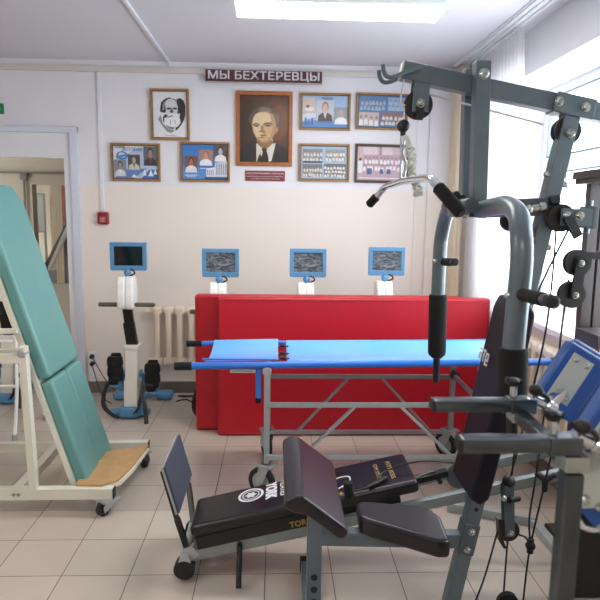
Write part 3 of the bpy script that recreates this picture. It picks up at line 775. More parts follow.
        if s < 0: mb.strap([(-.35, 2.09, .29), (-.38, 2.06, .20), (-.375, 2.04, .11), (-.31, 2.03, .045), (-.255, 2.03, .02)], .036, .004, (1, .3, .3))
        else:
            mb.strap([(x, max(y, 1.935 - dy), z) for x, y, z in ((-.075, 2.07, .27), (-.085, 2.04, .20), (-.055, 2.0, .12), (-.042, 1.965, .035), (-.035, 1.945, .004))], .034, .004, (1, .1, .1))
            mb.strap([(-.10, 2.07, .20), (-.115, 2.045, .10), (-.15, 2.045, .05)], .026, .004, (1, .2, .2))
        B(mb, 'strap', M['black'], ped)
    return t
bike(0, 0, 'leg trainer standing free left of the radiator, clear black screen in a blue frame', False)
b2 = [(.707, -.034, 'leg trainer behind the red mats with film on its screen, nearest the radiator'), (1.364, -.028, 'leg trainer behind the middle of the red mats, film wrapped screen'), (1.959, -.010, 'leg trainer behind the right part of red mats, below the staff photo')]
for (dx, dz, lb) in b2: bike(dx, -.10, lb, True, dz)
bike(-1.10, .36, 'leg trainer in the doorway behind the teal tilt table, mostly hidden', False)

# ------------------------------------------------------------------ red mats standing on edge
g = 'red gym mats standing on edge'
for (x0, x1, y0, y1, h, lab) in ((.528, 2.47, 1.70, 1.80, 1.015, 'front red gym mat standing on its long edge behind the stretcher'), (.356, 2.30, 1.812, 1.912, 1.012, 'rear red gym mat sticking out to the left behind the front one')):
    t = thing('gym_mat', lab, 'gym mat', ((x0 + x1) / 2, (y0 + y1) / 2, 0), g)
    mb = MB()
    mb.box(x0, x1, y0, y1, .002, h, .018, 4)
    mb.build('cover', M['red'], t)
    mb = MB()
    for zz in (.02, h - .018): mb.sweep([(x0 + .012, y0 - .0005, zz), (x1 - .012, y0 - .0005, zz)], .003, 6)
    for xx in (x0 + .018, x1 - .018): mb.sweep([(xx, y0 - .0005, .02), (xx, y0 - .0005, h - .018)], .003, 6)
    mb.build('piping', M['redd'], t)

# ------------------------------------------------------------------ trolley and stretcher
def caster(t, x, y, r, top, ang, m=None):
    mb = MB(); c, s = math.cos(ang), math.sin(ang)
    d = V((c, s, 0)); n = V((-s, c, 0)); ctr = V((x, y, r)) + d * .03
    mb.obox((x, y, top - .008), d, n, (0, 0, 1), .05, .045, .008, .004); mb.cyl((x, y, top - .03), (x, y, top), .028, n=16)
    for k in (-1, 1):
        q = n * .027 * k
        mb.prism([ctr + q + V((0, 0, -.018)) + d * .015, ctr + q + d * .022 + V((0, 0, .02)), V((x, y, top - .022)) + q + d * .035, V((x, y, top - .022)) + q - d * .03, ctr + q - d * .02], n * .004 * k, .001)
    mb.cyl(ctr - n * .036, ctr + n * .036, .008, n=10)
    mb.ball(V((x, y, top + .012)), .013)
    f = mb.build('caster', M['zinc'], t)
    mb = MB(); w = .017
    mb.lathe(ctr - n * w, n, [(r - .028, 0), (r - .008, 0), (r, .006), (r, 2 * w - .006), (r - .008, 2 * w), (r - .028, 2 * w)], 28)
    mb.lathe(ctr - n * w * .7, n, [(0, 0), (r - .027, 0), (r - .027, 1.4 * w), (0, 1.4 * w)], 28, mi=1)
    mb.build('wheel', [M['rubber'], M['greyp']], f)
    return f
t = thing('stretcher_trolley', 'grey steel trolley frame on four casters carrying the blue stretcher', 'trolley', (1.5, 1.02, 0))
YN, YO = .75, 1.30; TX0, TX1 = .893, 2.10
s = .032
for (x, y, z1) in ((TX0, YN, .735), (TX1, YN, .745), (TX0, YO, .74), (TX1, YO, .75)):
    mb = MB(); mb.beam((x, y, .20), (x, y, z1), s, s, (1, 0, 0)); mb.cyl((x, y - .02, z1), (x, y + .02, z1), .026, n=16, bev=.004); mb.build('post', M['zinc'], t)
for (y, zs) in ((YN, (.548, .245)), (YO, (.55, .172))):
    for z in zs:
        mb = MB(); mb.beam((TX0, y - (.02 if y < 1 else -.02), z), (TX1, y - (.02 if y < 1 else -.02), z), .02, .028); mb.build('rail', M['zinc'], t)
mb = MB(); mb.beam((1.385, YN - .018, .54), (1.085, YN - .018, .24), .016, .028, (0, 1, 0)); mb.build('brace', M['zinc'], t)
mb = MB(); mb.beam((1.64, YN - .018, .54), (1.95, YN - .018, .24), .016, .028, (0, 1, 0)); mb.build('brace', M['zinc'], t)
mb = MB(); mb.beam((1.42, YO + .018, .545), (1.08, YO + .018, .17), .016, .026, (0, 1, 0)); mb.build('brace', M['zinc'], t)
mb = MB(); mb.beam((1.63, YO + .018, .545), (1.98, YO + .018, .17), .016, .026, (0, 1, 0)); mb.build('brace', M['zinc'], t)
for x in (TX0, TX1):
    mb = MB(); mb.beam((x, YN, .56), (x, YO, .57), .022, .028); mb.build('cross_bar', M['zinc'], t)
    mb = MB(); mb.beam((x, YN, .215), (x, YO, .19), .022, .028); mb.build('cross_bar', M['zinc'], t)
mb = MB(); mb.cyl((TX1, YO - .02, .575), (TX1, YO - .05, .575), .03, n=14); mb.build('clamp_knob', M['gymd'], t)
for (x, y, a) in ((TX0, YN, 2.6), (TX0, YO, 1.9), (TX1, YN, 1.2), (TX1, YO, 2.2)): caster(t, x, y, .085, .20, a)

t = thing('stretcher', 'blue stretcher with two long poles and black grips, lying on the grey trolley', 'stretcher', (1.45, 1.02, .76))
pz = .772
mb = MB(); mb.cyl((.43, YN, pz - .010), (2.50, YN, pz + .021), .0195, n=18); np_ = mb.build('pole', M['blue'], t)
mb = MB(); mb.cyl((.385, YN, pz - .011), (.482, YN, pz - .010), .0225, n=18, bev=.004); mb.build('grip', M['foam'], np_)
mb = MB(); mb.cyl((2.485, YN, pz + .021), (2.520, YN, pz + .0215), .0225, n=18, bev=.004); mb.build('grip', M['foam'], np_)
pf = .775
mb = MB(); mb.cyl((.42, YO, pf - .006), (2.38, YO, pf + .018), .0165, n=18); fp_ = mb.build('pole', M['blue'], t)
mb = MB(); mb.cyl((.37, YO, pf - .007), (.47, YO, pf - .006), .02, n=18, bev=.004); mb.build('grip', M['foam'], fp_)
mb = MB(); mb.cyl((2.37, YO, pf + .018), (2.455, YO, pf + .019), .02, n=18, bev=.004); mb.build('grip', M['foam'], fp_)
def cloth(x0, x1, skew=0.0):
    mb = MB()
    def f(u, v):
        y = YN + .015 + (YO - YN - .02) * v
        x = x0 + (x1 - x0) * u + skew * math.sin(v * PI) * (1 - u)
        return V((x, y, pz + .012 + .010 * u + .006 * v - .035 * math.sin(v * PI)))
    mb.grid(f, 24, 16, (0, 0, .004)); return mb
cloth(.55, .955).build('head_panel', M['canvas'], t); cloth(1.005, 2.37).build('bed_panel', M['canvas'], t)
mb = MB(); mb.beam((.535, YN + .022, pz + .024), (.95, YN + .022, pz + .024), .014, .010)
mb.build('spreader_bar', M['blue'], t)
for v in (.25, .55, .8):
    mb = MB(); y = YN + (YO - YN) * v; z = pz + .025 - .035 * math.sin(v * PI)
    mb.beam((.94, y, z), (1.02, y, z + .003), .028, .006); mb.box(.965, .995, y - .02, y + .02, z - .002, z + .012, .003); mb.build('buckle_strap', M['black'], t)
mb = MB(); mb.cyl((.845, YN - .002, .745), (.845, YN - .002, .585), .0155, n=14); lg = mb.build('leg', M['blue'], t)
mb = MB(); mb.cyl((.845, YN - .002, .585), (.845, YN - .002, .555), .018, n=14, bev=.004); mb.build('rubber_foot', M['black'], lg)
mb = MB(); mb.cyl((2.3, YN - .002, .755), (2.3, YN - .002, .585), .0155, n=14); lg = mb.build('leg', M['blue'], t)
mb = MB(); mb.cyl((2.3, YN - .002, .585), (2.3, YN - .002, .555), .018, n=14, bev=.004); mb.build('rubber_foot', M['black'], lg)
mb = MB(); mb.box(.69, .83, YN - .006, YN + .006, .726, .744, .002); add_text(mb, 'медтехника', (.70, YN - .0062, .730), (1, 0, 0), (0, 0, 1), .115, .009, .0, .0006, 1); mb.build('label_plate', [M['plate'], M['black']], t)

# ------------------------------------------------------------------ teal tilt table
t = thing('tilt_table', 'teal padded tilt table standing almost upright on a cream steel frame', 'tilt table', (-.4, .85, 0))
n0, n1 = .64, 1.12
yf0, yf1 = .569, 1.185
for y in (yf0, yf1):
    mb = MB(); mb.beam((-1.6, y, .116), (.083 if y < 1 else .14, y, .116 if y < 1 else .135), .05, .062, bev=.006)
    rl = mb.build('base_rail', M['cream'], t)
    mb = MB(); xe = .083 if y < 1 else .14; mb.box(xe, xe + .006, y - .024, y + .024, .087 if y < 1 else .106, .145 if y < 1 else .164, .002); mb.build('end_cap', M['black'], rl)
mb = MB(); mb.beam((-.425, yf0 + .02, .118), (-.425, yf1 - .02, .13), .05, .05); mb.build('cross_bar', M['cream'], t)
mb = MB(); mb.beam((-1.45, yf0 + .02, .118), (-1.45, yf1 - .02, .13), .05, .05); mb.build('cross_bar', M['cream'], t)
for x, y, a in ((.052, yf0, -2.2), (.10, yf1, -1.0), (-1.5, yf0, 1.9), (-1.5, yf1, 1.2)):
    caster(t, x, y, .042, .088 if y < 1 else .108, a)
for y in (yf0, yf1):
    mb = MB(); zu = .91 if y < 1 else .80
    mb = MB(); mb.beam((-.332, y, .14), (-.352, y, zu), .048, .04, (1, 0, 0), .005); mb.build('upright', M['cream'], t)
    mb = MB(); mb.cyl((-.352, y - .03, zu - .035), (-.352, y + .03, zu - .035), .022, n=16, bev=.004); mb.build('pivot_bolt', M['zinc'], t)
    mb = MB(); mb.beam((-.35, y, zu - .065), (-1.1, y, zu - .07), .04, .045); mb.build('side_bar', M['cream'], t)
    if y < 1:
        mb = MB(); mb.beam((-.385, y + .02, .985), (-.85, y + .02, .975), .026, .026); mb.build('arm_rail', M['cream'], t)
for x in (-.26, -.235):
    mb = MB(); mb.cyl((x - .17, yf0 - .028, .118), (x - .17, yf0 - .02, .118), .009, n=12); mb.build('bolt', M['bolt'], t)
# leaning board: bottom at x -.15 z .11, top further left
Bp = V((-.090, 0, .110)); Tp = V((-.590, 0, 1.735))
ax = (Tp - Bp); L = ax.length; ax.normalize(); nn = V((ax.z, 0, -ax.x))     # faces +x, up
def on(s_, y_, o_): return Bp + ax * s_ + V((0, y_, 0)) + nn * o_
mb = MB(); mb.obox(on(L / 2, (n0 + n1) / 2, -.055), ax, (0, 1, 0), nn, L / 2 - .02, (n1 - n0) / 2 - .01, .012, .004)
for y in (n0 + .015, n1 - .015): mb.beam(on(.0, y, -.05), on(L - .05, y, -.05), .03, .05, (0, 1, 0))
mb.build('board_frame', M['cream'], t)
LS = .625
mb = MB()
y0, y1 = n0, n1
c = [on(LS + .006, y0, -.04), on(LS + .006, y1, -.04), on(L - .10, y1, -.04), on(L, y1 - .09, -.04), on(L, y0 + .09, -.04), on(L - .10, y0, -.04)]
mb.prism(c, nn * .07, .024, 5); mb.build('back_pad', M['teal'], t)
ym = (y0 + y1) / 2
for a, b in ((y0, ym - .005), (ym + .005, y1)):
    mb = MB(); mb.obox(on(LS / 2 + .004, (a + b) / 2, -.005), ax, (0, 1, 0), nn, LS / 2 - .006, (b - a) / 2, .035, .022, 5); mb.build('leg_pad', M['teal'], t)
mb = MB(); z = .145
mb.prism([(-.12, yf0 + .01, z), (.02, yf0 + .0, z), (.092, .64, z), (.125, .80, z + .002), (.155, 1.12, z + .008), (-.03, 1.04, z + .006), (-.12, 1.0, z + .004)], (0, 0, .014), .003); fp = mb.build('foot_plate', M['wood'], t)
mb = MB(); mb.prism([(-.12, yf0 + .03, z - .022), (.03, yf0 + .01, z - .022), (.104, .64, z - .022), (.136, .80, z - .019), (.162, 1.11, z - .013), (-.03, 1.03, z - .015), (-.12, .99, z - .016)], (0, 0, .02), .003); mb.build('plate_rim', M['cream'], fp)
mb = MB(); mb.cyl((-.11, ym, .158), (-.11, ym, .176), .010, n=10); mb.build('stop_knob', M['cream'], t)

# white walker behind
t = thing('walking_frame', 'white tubular walking frame behind the teal tilt table', 'walking frame', (-.98, 1.75, 0))
for k, (xa, lab) in enumerate(((-.885, 'leg'), (-1.42, 'leg'))):
    mb = MB(); q = .05 if k == 0 else -.05
    mb.sweep(smooth([(xa, 1.63, .0), (xa + q * .4, 1.66, .35), (xa + q * .6, 1.67, .74), (xa + q * .6, 1.71, .82), (xa + q * .6, 1.80, .86), (xa + q * .6, 1.92, .84), (xa + q * .6, 2.0, .76), (xa + q * .8, 2.03, .4), (xa + q, 2.06, .0)], 6), .0125, 12); fr = mb.build('side_hoop', M['bikewhite'], t)
    mb = MB(); mb.cyl((xa + q * .6, 1.69, .42), (xa + q * .7, 2.02, .42), .009, n=10); mb.build('stretcher_bar', M['bikewhite'], fr)
    mb = MB(); mb.cyl((xa + q * .6, 1.75, .855), (xa + q * .6, 1.9, .852), .018, n=12, bev=.004); mb.build('handgrip', M['greyp'], fr)
    for y in (1.63, 2.06):
        mb = MB(); xx = xa if y < 1.8 else xa + q; mb.cyl((xx, y, 0), (xx, y, .04), .017, n=12, bev=.003); mb.build('rubber_foot', M['greyp'], fr)
for z, y in ((.38, 1.66), (.70, 1.67)):
    mb = MB(); mb.cyl((-.87, y, z), (-1.44, y, z), .011, n=10); mb.build('cross_bar', M['bikewhite'], t)

# ------------------------------------------------------------------ low incline bench with sliding pads
t = thing('incline_bench', 'low black sliding incline bench with a footplate lying in front of the trolley', 'exercise bench', (1.2, .18, 0))
SL = .226
def zl(x, o=0): return .118 + SL * (x - .587) + o
bn0, bn1 = -.035, .225
for y in (bn0 + .015, bn1 - .015):
    mb = MB(); mb.beam((.575, y, zl(.575) - .008), (2.315, y, zl(2.315) - .008), .035, .048, bev=.005); mb.build('rail', M['railsteel'], t)
mb = MB(); mb.cyl((.552, bn0 - .03, .10), (.552, bn1 + .03, .10), .026, n=16); mb.beam((.552, bn0 + .015, .10), (.60, bn0 + .015, .135), .04, .05); mb.build('front_axle', M['zinc'], t)
for y in (bn0 + .025, bn1 + .02):
    mb = MB(); k = -1 if y < .1 else 1
    pr = []
    mb.lathe((.549, y - k * .01, .060), (0, k, 0), [(0, 0), (.036, 0), (.042, .004), (.042, .045), (.046, .05), (.046, .062), (.04, .068), (0, .068)], 24)
    for q in range(20):
        a = 2 * PI * q / 20; mb.box(.549 + .041 * math.cos(a) - .003, .549 + .041 * math.cos(a) + .003, min(y, y + k * .04), max(y, y + k * .04), .060 + .041 * math.sin(a) - .003, .060 + .041 * math.sin(a) + .003)
    mb.beam((.549, y - k * .015, .06), (.552, y - k * .015, .10), .03, .03); mb.build('roller_foot', M['rubber'], t)
fa = V((.508, 0, .287)) - V((.448, 0, .505)); fa.normalize(); fn = V((fa.z, 0, -fa.x))
for y in (.02, .375):
    mb = MB(); mb.beam((.449, y, .480), (.509, y, .252), .020, .024, (0, 1, 0)); mb.beam((.508, y, .258), (.550, min(y, .24), .12), .024, .03, (0, 1, 0)); mb.build('footplate_post', M['black'], t)
mb = MB(); cpt = V((.489, .2, .396))
mb.obox(cpt, fa, (0, 1, 0), fn, .111, .2, .007, .005, 2); fpl = mb.build('footplate', M['footplate'], t)
mb = MB(); mb.obox(cpt + fn * .009, fa, (0, 1, 0), fn, .114, .203, .005, .003, 2); mb.build('edge_trim', M['zinc'], fpl)
def pad(x0, x1, y0, y1, zt, th, bev, name, m, par=t):
    mb = MB(); a = V((1, 0, SL)).normalized(); n = V((-SL, 0, 1)).normalized()
    c = V(((x0 + x1) / 2, (y0 + y1) / 2, zl((x0 + x1) / 2, zt - th / 2)))
    mb.obox(c, a, (0, 1, 0), n, (x1 - x0) / 2 * math.hypot(1, SL), (y1 - y0) / 2, th / 2, bev, 4); return mb.build(name, m, par)
pad(.60, 1.12, bn0 + .0, bn1 - .0, .076, .07, .006, 'housing', M['black'])
p1 = pad(.575, 1.16, bn0 - .01, bn1 + .005, .135, .06, .022, 'front_pad', M['vinyl'])
p2 = pad(1.20, 1.575, -.02, .30, .108, .06, .02, 'back_pad', M['vinylp'])
pad(1.18, 1.5, bn0 + .04, bn1 - .01, .055, .05, .006, 'carriage', M['black'])
bx = V((1, 0, SL)).normalized(); bn = V((-SL, 0, 1)).normalized()
def onb(x, y, o): return V((x, y, zl(x))) + bn * o
mb = MB()
oo = .1318
# lettering reads along the width; a round emblem beside it
add_text(mb, 'YORK', onb(.930, .215, oo), (0, -1, 0), bx, .155, .050, .05, .001)
mb.build('brand_lettering', M['letter'], p1); mb = MB()
add_text(mb, 'PILATES', onb(.995, .215, oo), (0, -1, 0), bx, .15, .032, .02, .001)
mb.build('small_lettering', M['letter'], p1); mb = MB()
c0 = onb(.860, .135, oo)
def ring(r0, r1, n=36):
    pts = []
    for k in range(n):
        a0, a1 = 2 * PI * k / n, 2 * PI * (k + 1) / n
        f = lambda r, a: c0 + bx * (r * math.cos(a)) + V((0, 1, 0)) * (r * 1.05 * math.sin(a))
        mb.prism([f(r0, a0), f(r1, a0), f(r1, a1), f(r0, a1)], bn * .001)
ring(.049, .060); ring(.036, .041)
for k in range(6):
    a = PI * k / 3; f = lambda r, b: c0 + bx * (r * math.cos(b)) + V((0, 1, 0)) * (r * math.sin(b))
    mb.prism([c0, f(.019, a - .5), f(.030, a), f(.019, a + .5)], bn * .001)
mb.build('emblem', M['letter'], p1)
mb = MB(); add_text(mb, 'TORSO', (1.01, bn0 - .001, zl(1.01, .025)), bx, bn, .12, .026, .03, .001); mb.build('side_lettering', M['gold'], t)
mb = MB(); o2 = .1052
mb.sweep(smooth([onb(1.20, .13, o2), onb(1.26, .17, o2), onb(1.31, .16, o2), onb(1.30, .10, o2), onb(1.23, .05, o2)], 6), .004, 6)
mb.build('swoosh_print', M['letter'], p2)
mb = MB()
for k, (yy, n_) in enumerate(((.20, 'FITNESS'), (.13, 'GYM SYSTEM'))):
    mb = MB(); add_text(mb, n_, onb(1.49 - .06 * k, .23, o2), (0, -1, 0), bx, .18, .020, .02, .001); mb.build('gold_lettering', M['gold'], p2)
mb = MB(); mb.prism([onb(1.24, .02, o2), onb(1.26, .03, o2), onb(1.27, .005, o2), onb(1.25, .0, o2)], bn * .001)
mb.build('gold_print', M['gold'], p2)
mb = MB(); mb.cyl((.79, bn0 - .02, .165), (.79, bn0 - .10, .02), .0125, n=14); mb.cyl((.79, bn0 + .1, .165), (.79, bn0 - .025, .165), .0125, n=12); mb.build('support_peg', M['black'], t)
mb = MB(); mb.cyl(onb(1.29, bn0 - .03, .12), onb(1.295, bn0 - .03, .19), .021, n=16, bev=.004); mb.build('pull_handle', M['foam'], t)
mb = MB(); mb.sweep(smooth([onb(1.29, -.03, .125), onb(1.36, -.02, .122), onb(1.42, .02, .122), onb(1.47, .10, .122), onb(1.62, .10, .135), (1.78, .14, .46), (1.84, .16, .43)]), .004, 8); mb.build('pull_cord', M['cord'], t)
mb = MB(); mb.beam(onb(1.38, 0, .114), onb(1.47, .05, .118), .022, .014); mb.build('cord_clip', M['black'], t)
mb = MB(); mb.lathe((1.80, .12, .40), (0, 1, 0), [(0, 0), (.05, 0), (.06, .004), (.05, .012), (.06, .02), (.05, .024), (0, .024)], 28); mb.build('cord_pulley', M['gymd'], t)
mb = MB(); mb.sweep([onb(1.54, .1, .04), onb(1.62, .12, .05), onb(1.69, .12, .06), onb(1.71, .12, .0)], .012, 8); mb.beam((1.5, .12, zl(1.5, .04)), (1.74, .12, zl(1.74, .045)), .04, .03); mb.build('hook', M['black'], t)
mb = MB(); mb.beam((2.29, bn0, zl(2.29) - .05), (2.29, bn1, zl(2.29) - .05), .045, .04); mb.beam((2.29, .06, .03), (2.29, .06, zl(2.29) - .03), .045, .04); mb.build('rear_stand', M['zinc'], t)
mb = MB(); mb.beam((2.29, .03, .022), (2.29, .42, .022), .045, .044); mb.beam((2.31, .395, .026), (1.885, .575, .026), .04, .05); mb.build('floor_bar', M['zinc'], t)
mb = MB(); c = V((2.095, bn0 - .02, zl(2.12) + .025)); mb.cyl(c, c + V((0, -.05, 0)), .012, n=12)
for k in range(3):
    a = .5 + 2 * PI * k / 3; mb.sweep([c + V((0, -.05, 0)), c + V((.042 * math.cos(a), -.055, .042 * math.sin(a)))], [.016, .011], 10); mb.ball(c + V((.042 * math.cos(a), -.055, .042 * math.sin(a))), .013)
mb.build('clamp_knob', M['black'], t)

# ------------------------------------------------------------------ home gym
G = -.40
t = thing('home_gym', 'tall grey steel home gym with press arms, dark backrest and seat', 'multi gym', (1.7, G, 0))
bd = V((1.143, 0, -.207)).normalized()                # boom direction, sloping down to the right
b0 = V((1.357, G, 2.083))
def ob(s_, y=0, o=0): return b0 + bd * s_ + V((0, y, 0)) + V((-bd.z, 0, bd.x)) * o
def boltset(name, pts, r=.012, ax=(0, -1, 0), par=None):
    for p in pts:
        mb = MB(); mb.lathe(p, ax, [(r * 1.35, 0), (r * 1.35, .003), (r, .003), (r, .009), (r * .7, .014), (0, .015)], 14); mb.build(name, M['bolt'], par or t)
mb = MB(); mb.beam(ob(0), ob(1.02), .055, .060, bev=.005); boom = mb.build('boom', M['gym'], t)
mb = MB(); mb.beam(ob(-.004), ob(.004), .05, .055, bev=.003); mb.build('end_cap', M['cream'], boom)
mb = MB(); mb.beam(ob(.53), ob(.672), .072, .068, bev=.004); mb.build('joint_sleeve', M['gym'], t)
boltset('bolt', [ob(.54, -.036), ob(.635, -.036)])
for y in (-.045, .035):
    mb = MB(); mb.sweep(smooth([ob(.055, y, .012), ob(.01, y - .005, -.012), ob(-.025, y - .01, -.036), ob(-.048, y - .01, -.042), ob(-.064, y - .01, -.030), ob(-.072, y - .01, -.008)]), .0075, 10); mb.build('hook', M['gym'], t)
for y in (-.058, .058):
    mb = MB(); mb.beam((1.622, G + y, 1.640), (1.611, G + y, 2.104), .05, .05, (1, 0, 0), .004); mb.build('hanger_post', M['gym'], t)
boltset('bolt', [V((1.612, G - .083, 2.06))], .014)
mb = MB(); mb.beam((1.64, G - .03, 2.03), (1.64, G + .03, 2.03), .05, .05); mb.build('spacer', M['gymd'], t)
# front pulley under the boom
def pulley(name, c, r, ax=(0, 1, 0), w=.022, par=t):
    a = V(ax).normalized(); c = V(c)
    mb = MB(); mb.lathe(c - a * w / 2, a, [(.008, 0), (r, 0), (r, .004), (r - .009, w / 2), (r, w - .004), (r, w), (.008, w)], 30)
    mb.lathe(c - a * (w / 2 + .001), a, [(0, 0), (r * .45, 0), (r * .45, w + .002), (0, w + .002)], 20)
    return mb.build(name, M['black'], par)
pulley('pulley', (1.418, G, 1.972), .048)
for y in (-.022, .022):
    mb = MB(); mb.beam((1.424, G + y, 2.052), (1.420, G + y, 1.945), .055, .006, (0, 1, 0), .002); mb.build('pulley_bracket', M['gym'], t)
mb = MB(); mb.beam((1.418, G - .03, 1.965), (1.416, G - .03, 1.918), .026, .006, (0, 1, 0), .002); mb.build('cable_guard', M['rubber'], t)
boltset('bolt', [V((1.419, G - .034, 1.972))], .011)
mb = MB(); mb.ball((1.370, G, 1.902), .022); mb.cyl((1.370, G, 1.87), (1.370, G, 1.89), .010, n=12); mb.build('cable_stop', M['black'], t)
# slanted main post
pb = V((1.600, G, .02)); pt_ = V((1.948, G, 1.958))
pd = (pt_ - pb).normalized(); pn = V((-pd.z, 0, pd.x))         # towards the seat
mb = MB(); mb.beam(pb, pt_, .052, .056, (1, 0, 0), .005); mb.build('main_post', M['gym'], t)
def onp(z, o=0, y=0): s_ = (z - pb.z) / pd.z; return pb + pd * s_ + pn * o + V((0, y, 0))
boltset('bolt', [onp(1.74, .034, -.01), onp(1.52, .034, -.01), onp(1.72, -.034, -.01), onp(1.50, -.034, -.01)], .009)
for z in (.56, .52):
    mb = MB(); mb.cyl(onp(z, 0, -.0262), onp(z, 0, -.0275), .008, n=14); mb.build('adjustment_hole', M['black'], t)
boltset('bolt', [onp(.435, 0, -.034), onp(.365, 0, -.034)], .011)
mb = MB(); mb.beam(onp(.34), onp(.46), .064, .062, (1, 0, 0), .004); mb.build('post_sleeve', M['gymd'], t)
pulley('pulley', onp(1.895, .0), .047, w=.034)
boltset('bolt', [onp(1.885, -.005, -.03)], .012)
# link arm from hanger block to post, with its turnbuckle
mb = MB(); mb.box(1.555, 1.665, G - .075, G + .075, 1.596, 1.648, .005); mb.box(1.585, 1.72, G - .09, G + .03, 1.648, 1.654, .002); mb.build('pivot_block', M['gymd'], t)
mb = MB(); mb.beam((1.66, G + .0, 1.626), (1.885, G + .0, 1.636), .05, .062); mb.build('link_arm', M['gymd'], t)
mb = MB(); mb.cyl((1.80, G - .03, 1.625), (1.86, G - .034, 1.635), .013, n=14); mb.ball((1.81, G - .035, 1.626), .017); mb.cyl((1.845, G - .036, 1.633), (1.865, G - .036, 1.636), .018, n=14); mb.build('turnbuckle', M['bolt'], t)
mb = MB(); mb.beam(onp(1.56, .045), onp(1.40, .050), .03, .02, (0, 1, 0)); mb.build('side_stay', M['gymd'], t)
boltset('bolt', [V((1.575, G - .076, 1.605)), V((1.64, G - .076, 1.605))], .010)
for k, (x, z) in enumerate(((1.555, 1.672), (1.575, 1.66), (1.545, 1.64))):
    mb = MB(); mb.cyl((x, G - .04, z), (x, G + .05, z), .013, n=12, bev=.002); mb.build('stop_bolt', M['black'], t)
mb = MB(); mb.cyl((1.575, G - .14, 1.635), (1.575, G + .14, 1.635), .024, n=18); mb.build('pivot_axle', M['gymd'], t)
pulley('pulley', (1.79, G + .07, 1.585), .038)
# press arms
def press_arm(path, r, grip_top, grip_bot, end, peg0, peg1, pins):
    mb = MB(); mb.sweep(smooth(path, 8), r, 20); arm = mb.build('press_arm', M['gym'], t)
    g0, g1 = V(grip_top), V(grip_bot); d = (g1 - g0)
    mb = MB(); mb.lathe(g0, d, [(r, -.001), (r * 1.22, 0), (r * 1.34, .008), (r * 1.34, d.length - .014), (r * 1.2, d.length), (0, d.length)], 24); mb.build('foam_grip', M['foam'], arm)
    mb = MB(); mb.lathe(g1 + d.normalized() * -.002, V(end) - g1, [(r * .9, 0), (r * .9, .012), (r * .52, .016), (r * .52, (V(end) - g1).length), (0, (V(end) - g1).length)], 16); mb.build('grip_end', M['black'], arm)
    q = V(peg1) - V(peg0)
    mb = MB(); mb.cyl(V(peg0), V(peg0) + q * .72, .0165, n=18, bev=.004); mb.build('peg_grip', M['foam'], arm)
    mb = MB(); mb.cyl(V(peg0) + q * .70, V(peg0) + q * .85, .0145, n=18); mb.build('peg_collar', M['steel'], arm)
    mb = MB(); mb.cyl(V(peg0) + q * .83, V(peg1), .0155, n=18, bev=.006); mb.build('peg_cap', M['rubber'], arm)
    mb = MB(); mb.ball(V(pins), .011); mb.build('pin', M['bolt'], arm)
press_arm([(1.625, G - .08, 1.622), (1.628, -.62, 1.632), (1.612, -.76, 1.632), (1.585, -.91, 1.604), (1.568, -.98, 1.552), (1.565, -1.0, 1.48), (1.561, -1.0, 1.36), (1.557, -1.0, 1.22)], .0285,
          (1.558, -1.0, 1.262), (1.562, -1.005, 1.10), (1.568, -1.005, 1.035), (1.564, -1.012, 1.405), (1.545, -1.24, 1.418), (1.536, -1.0, 1.40))
press_arm([(1.610, G + .10, 1.637), (1.615, -.22, 1.638), (1.624, -.11, 1.630), (1.637, -.01, 1.585), (1.640, .04, 1.52), (1.638, .05, 1.45), (1.638, .05, 1.26), (1.644, .05, 1.02)], .029,
          (1.6385, .05, 1.262), (1.645, .05, .995), (1.647, .05, .872), (1.650, .03, 1.405), (1.665, -.10, 1.415), (1.612, .03, 1.408))
# backrest on the post
fz0, fz1 = .60, 1.30
mb = MB()
sec = [(1.640, .605), (1.672, .75), (1.752, 1.18), (1.768, 1.27), (1.788, 1.312), (1.815, 1.308), (1.835, 1.27), (1.822, 1.18), (1.742, .75), (1.712, .60), (1.68, .575)]
mb.prism([(x - .008, G - .118, z) for x, z in sec], (0, .236, 0), .016, 4); br = mb.build('backrest', M['navy'], t)
mb = MB(); fd = V((.080, 0, .43)).normalized(); fc = V((1.7155 - .008, 0, 1.05))
def onf(y, s_): return V((fc.x, G + y, fc.z)) + fd * s_ + V((-fd.z, 0, fd.x)) * .002
fnn = V((-fd.z, 0, fd.x))
def bar(y0, s0, y1, s1, w): mb.beam(onf(y0, s0), onf(y1, s1), w, .003, fnn, 0)
w = .013
_bar = bar
def bar(y0, s0, y1, s1, w): _bar(.06 + (y0 - .03) * .45, s0 * .45 + .035, .06 + (y1 - .03) * .45, s1 * .45 + .035, w * .55)
bar(.115, .050, -.02, .050, w)
for yc in (.085,): bar(yc + .025, .02, yc - .025, .02, w); bar(yc + .025, -.03, yc - .025, -.03, w); bar(yc + .022, .02, yc + .022, -.03, w); bar(yc - .022, .02, yc - .022, -.03, w)
bar(.012, .050, .012, -.045, w)
for yc in (-.065,): bar(yc + .03, .035, yc - .03, .035, w); bar(yc + .03, -.018, yc - .03, -.018, w); bar(yc + .026, .035, yc + .026, -.05, w); bar(yc - .026, .035, yc - .026, -.018, w); bar(yc + .03, -.052, yc - .035, -.052, w)
mb.build('emblem', M['letter'], br)
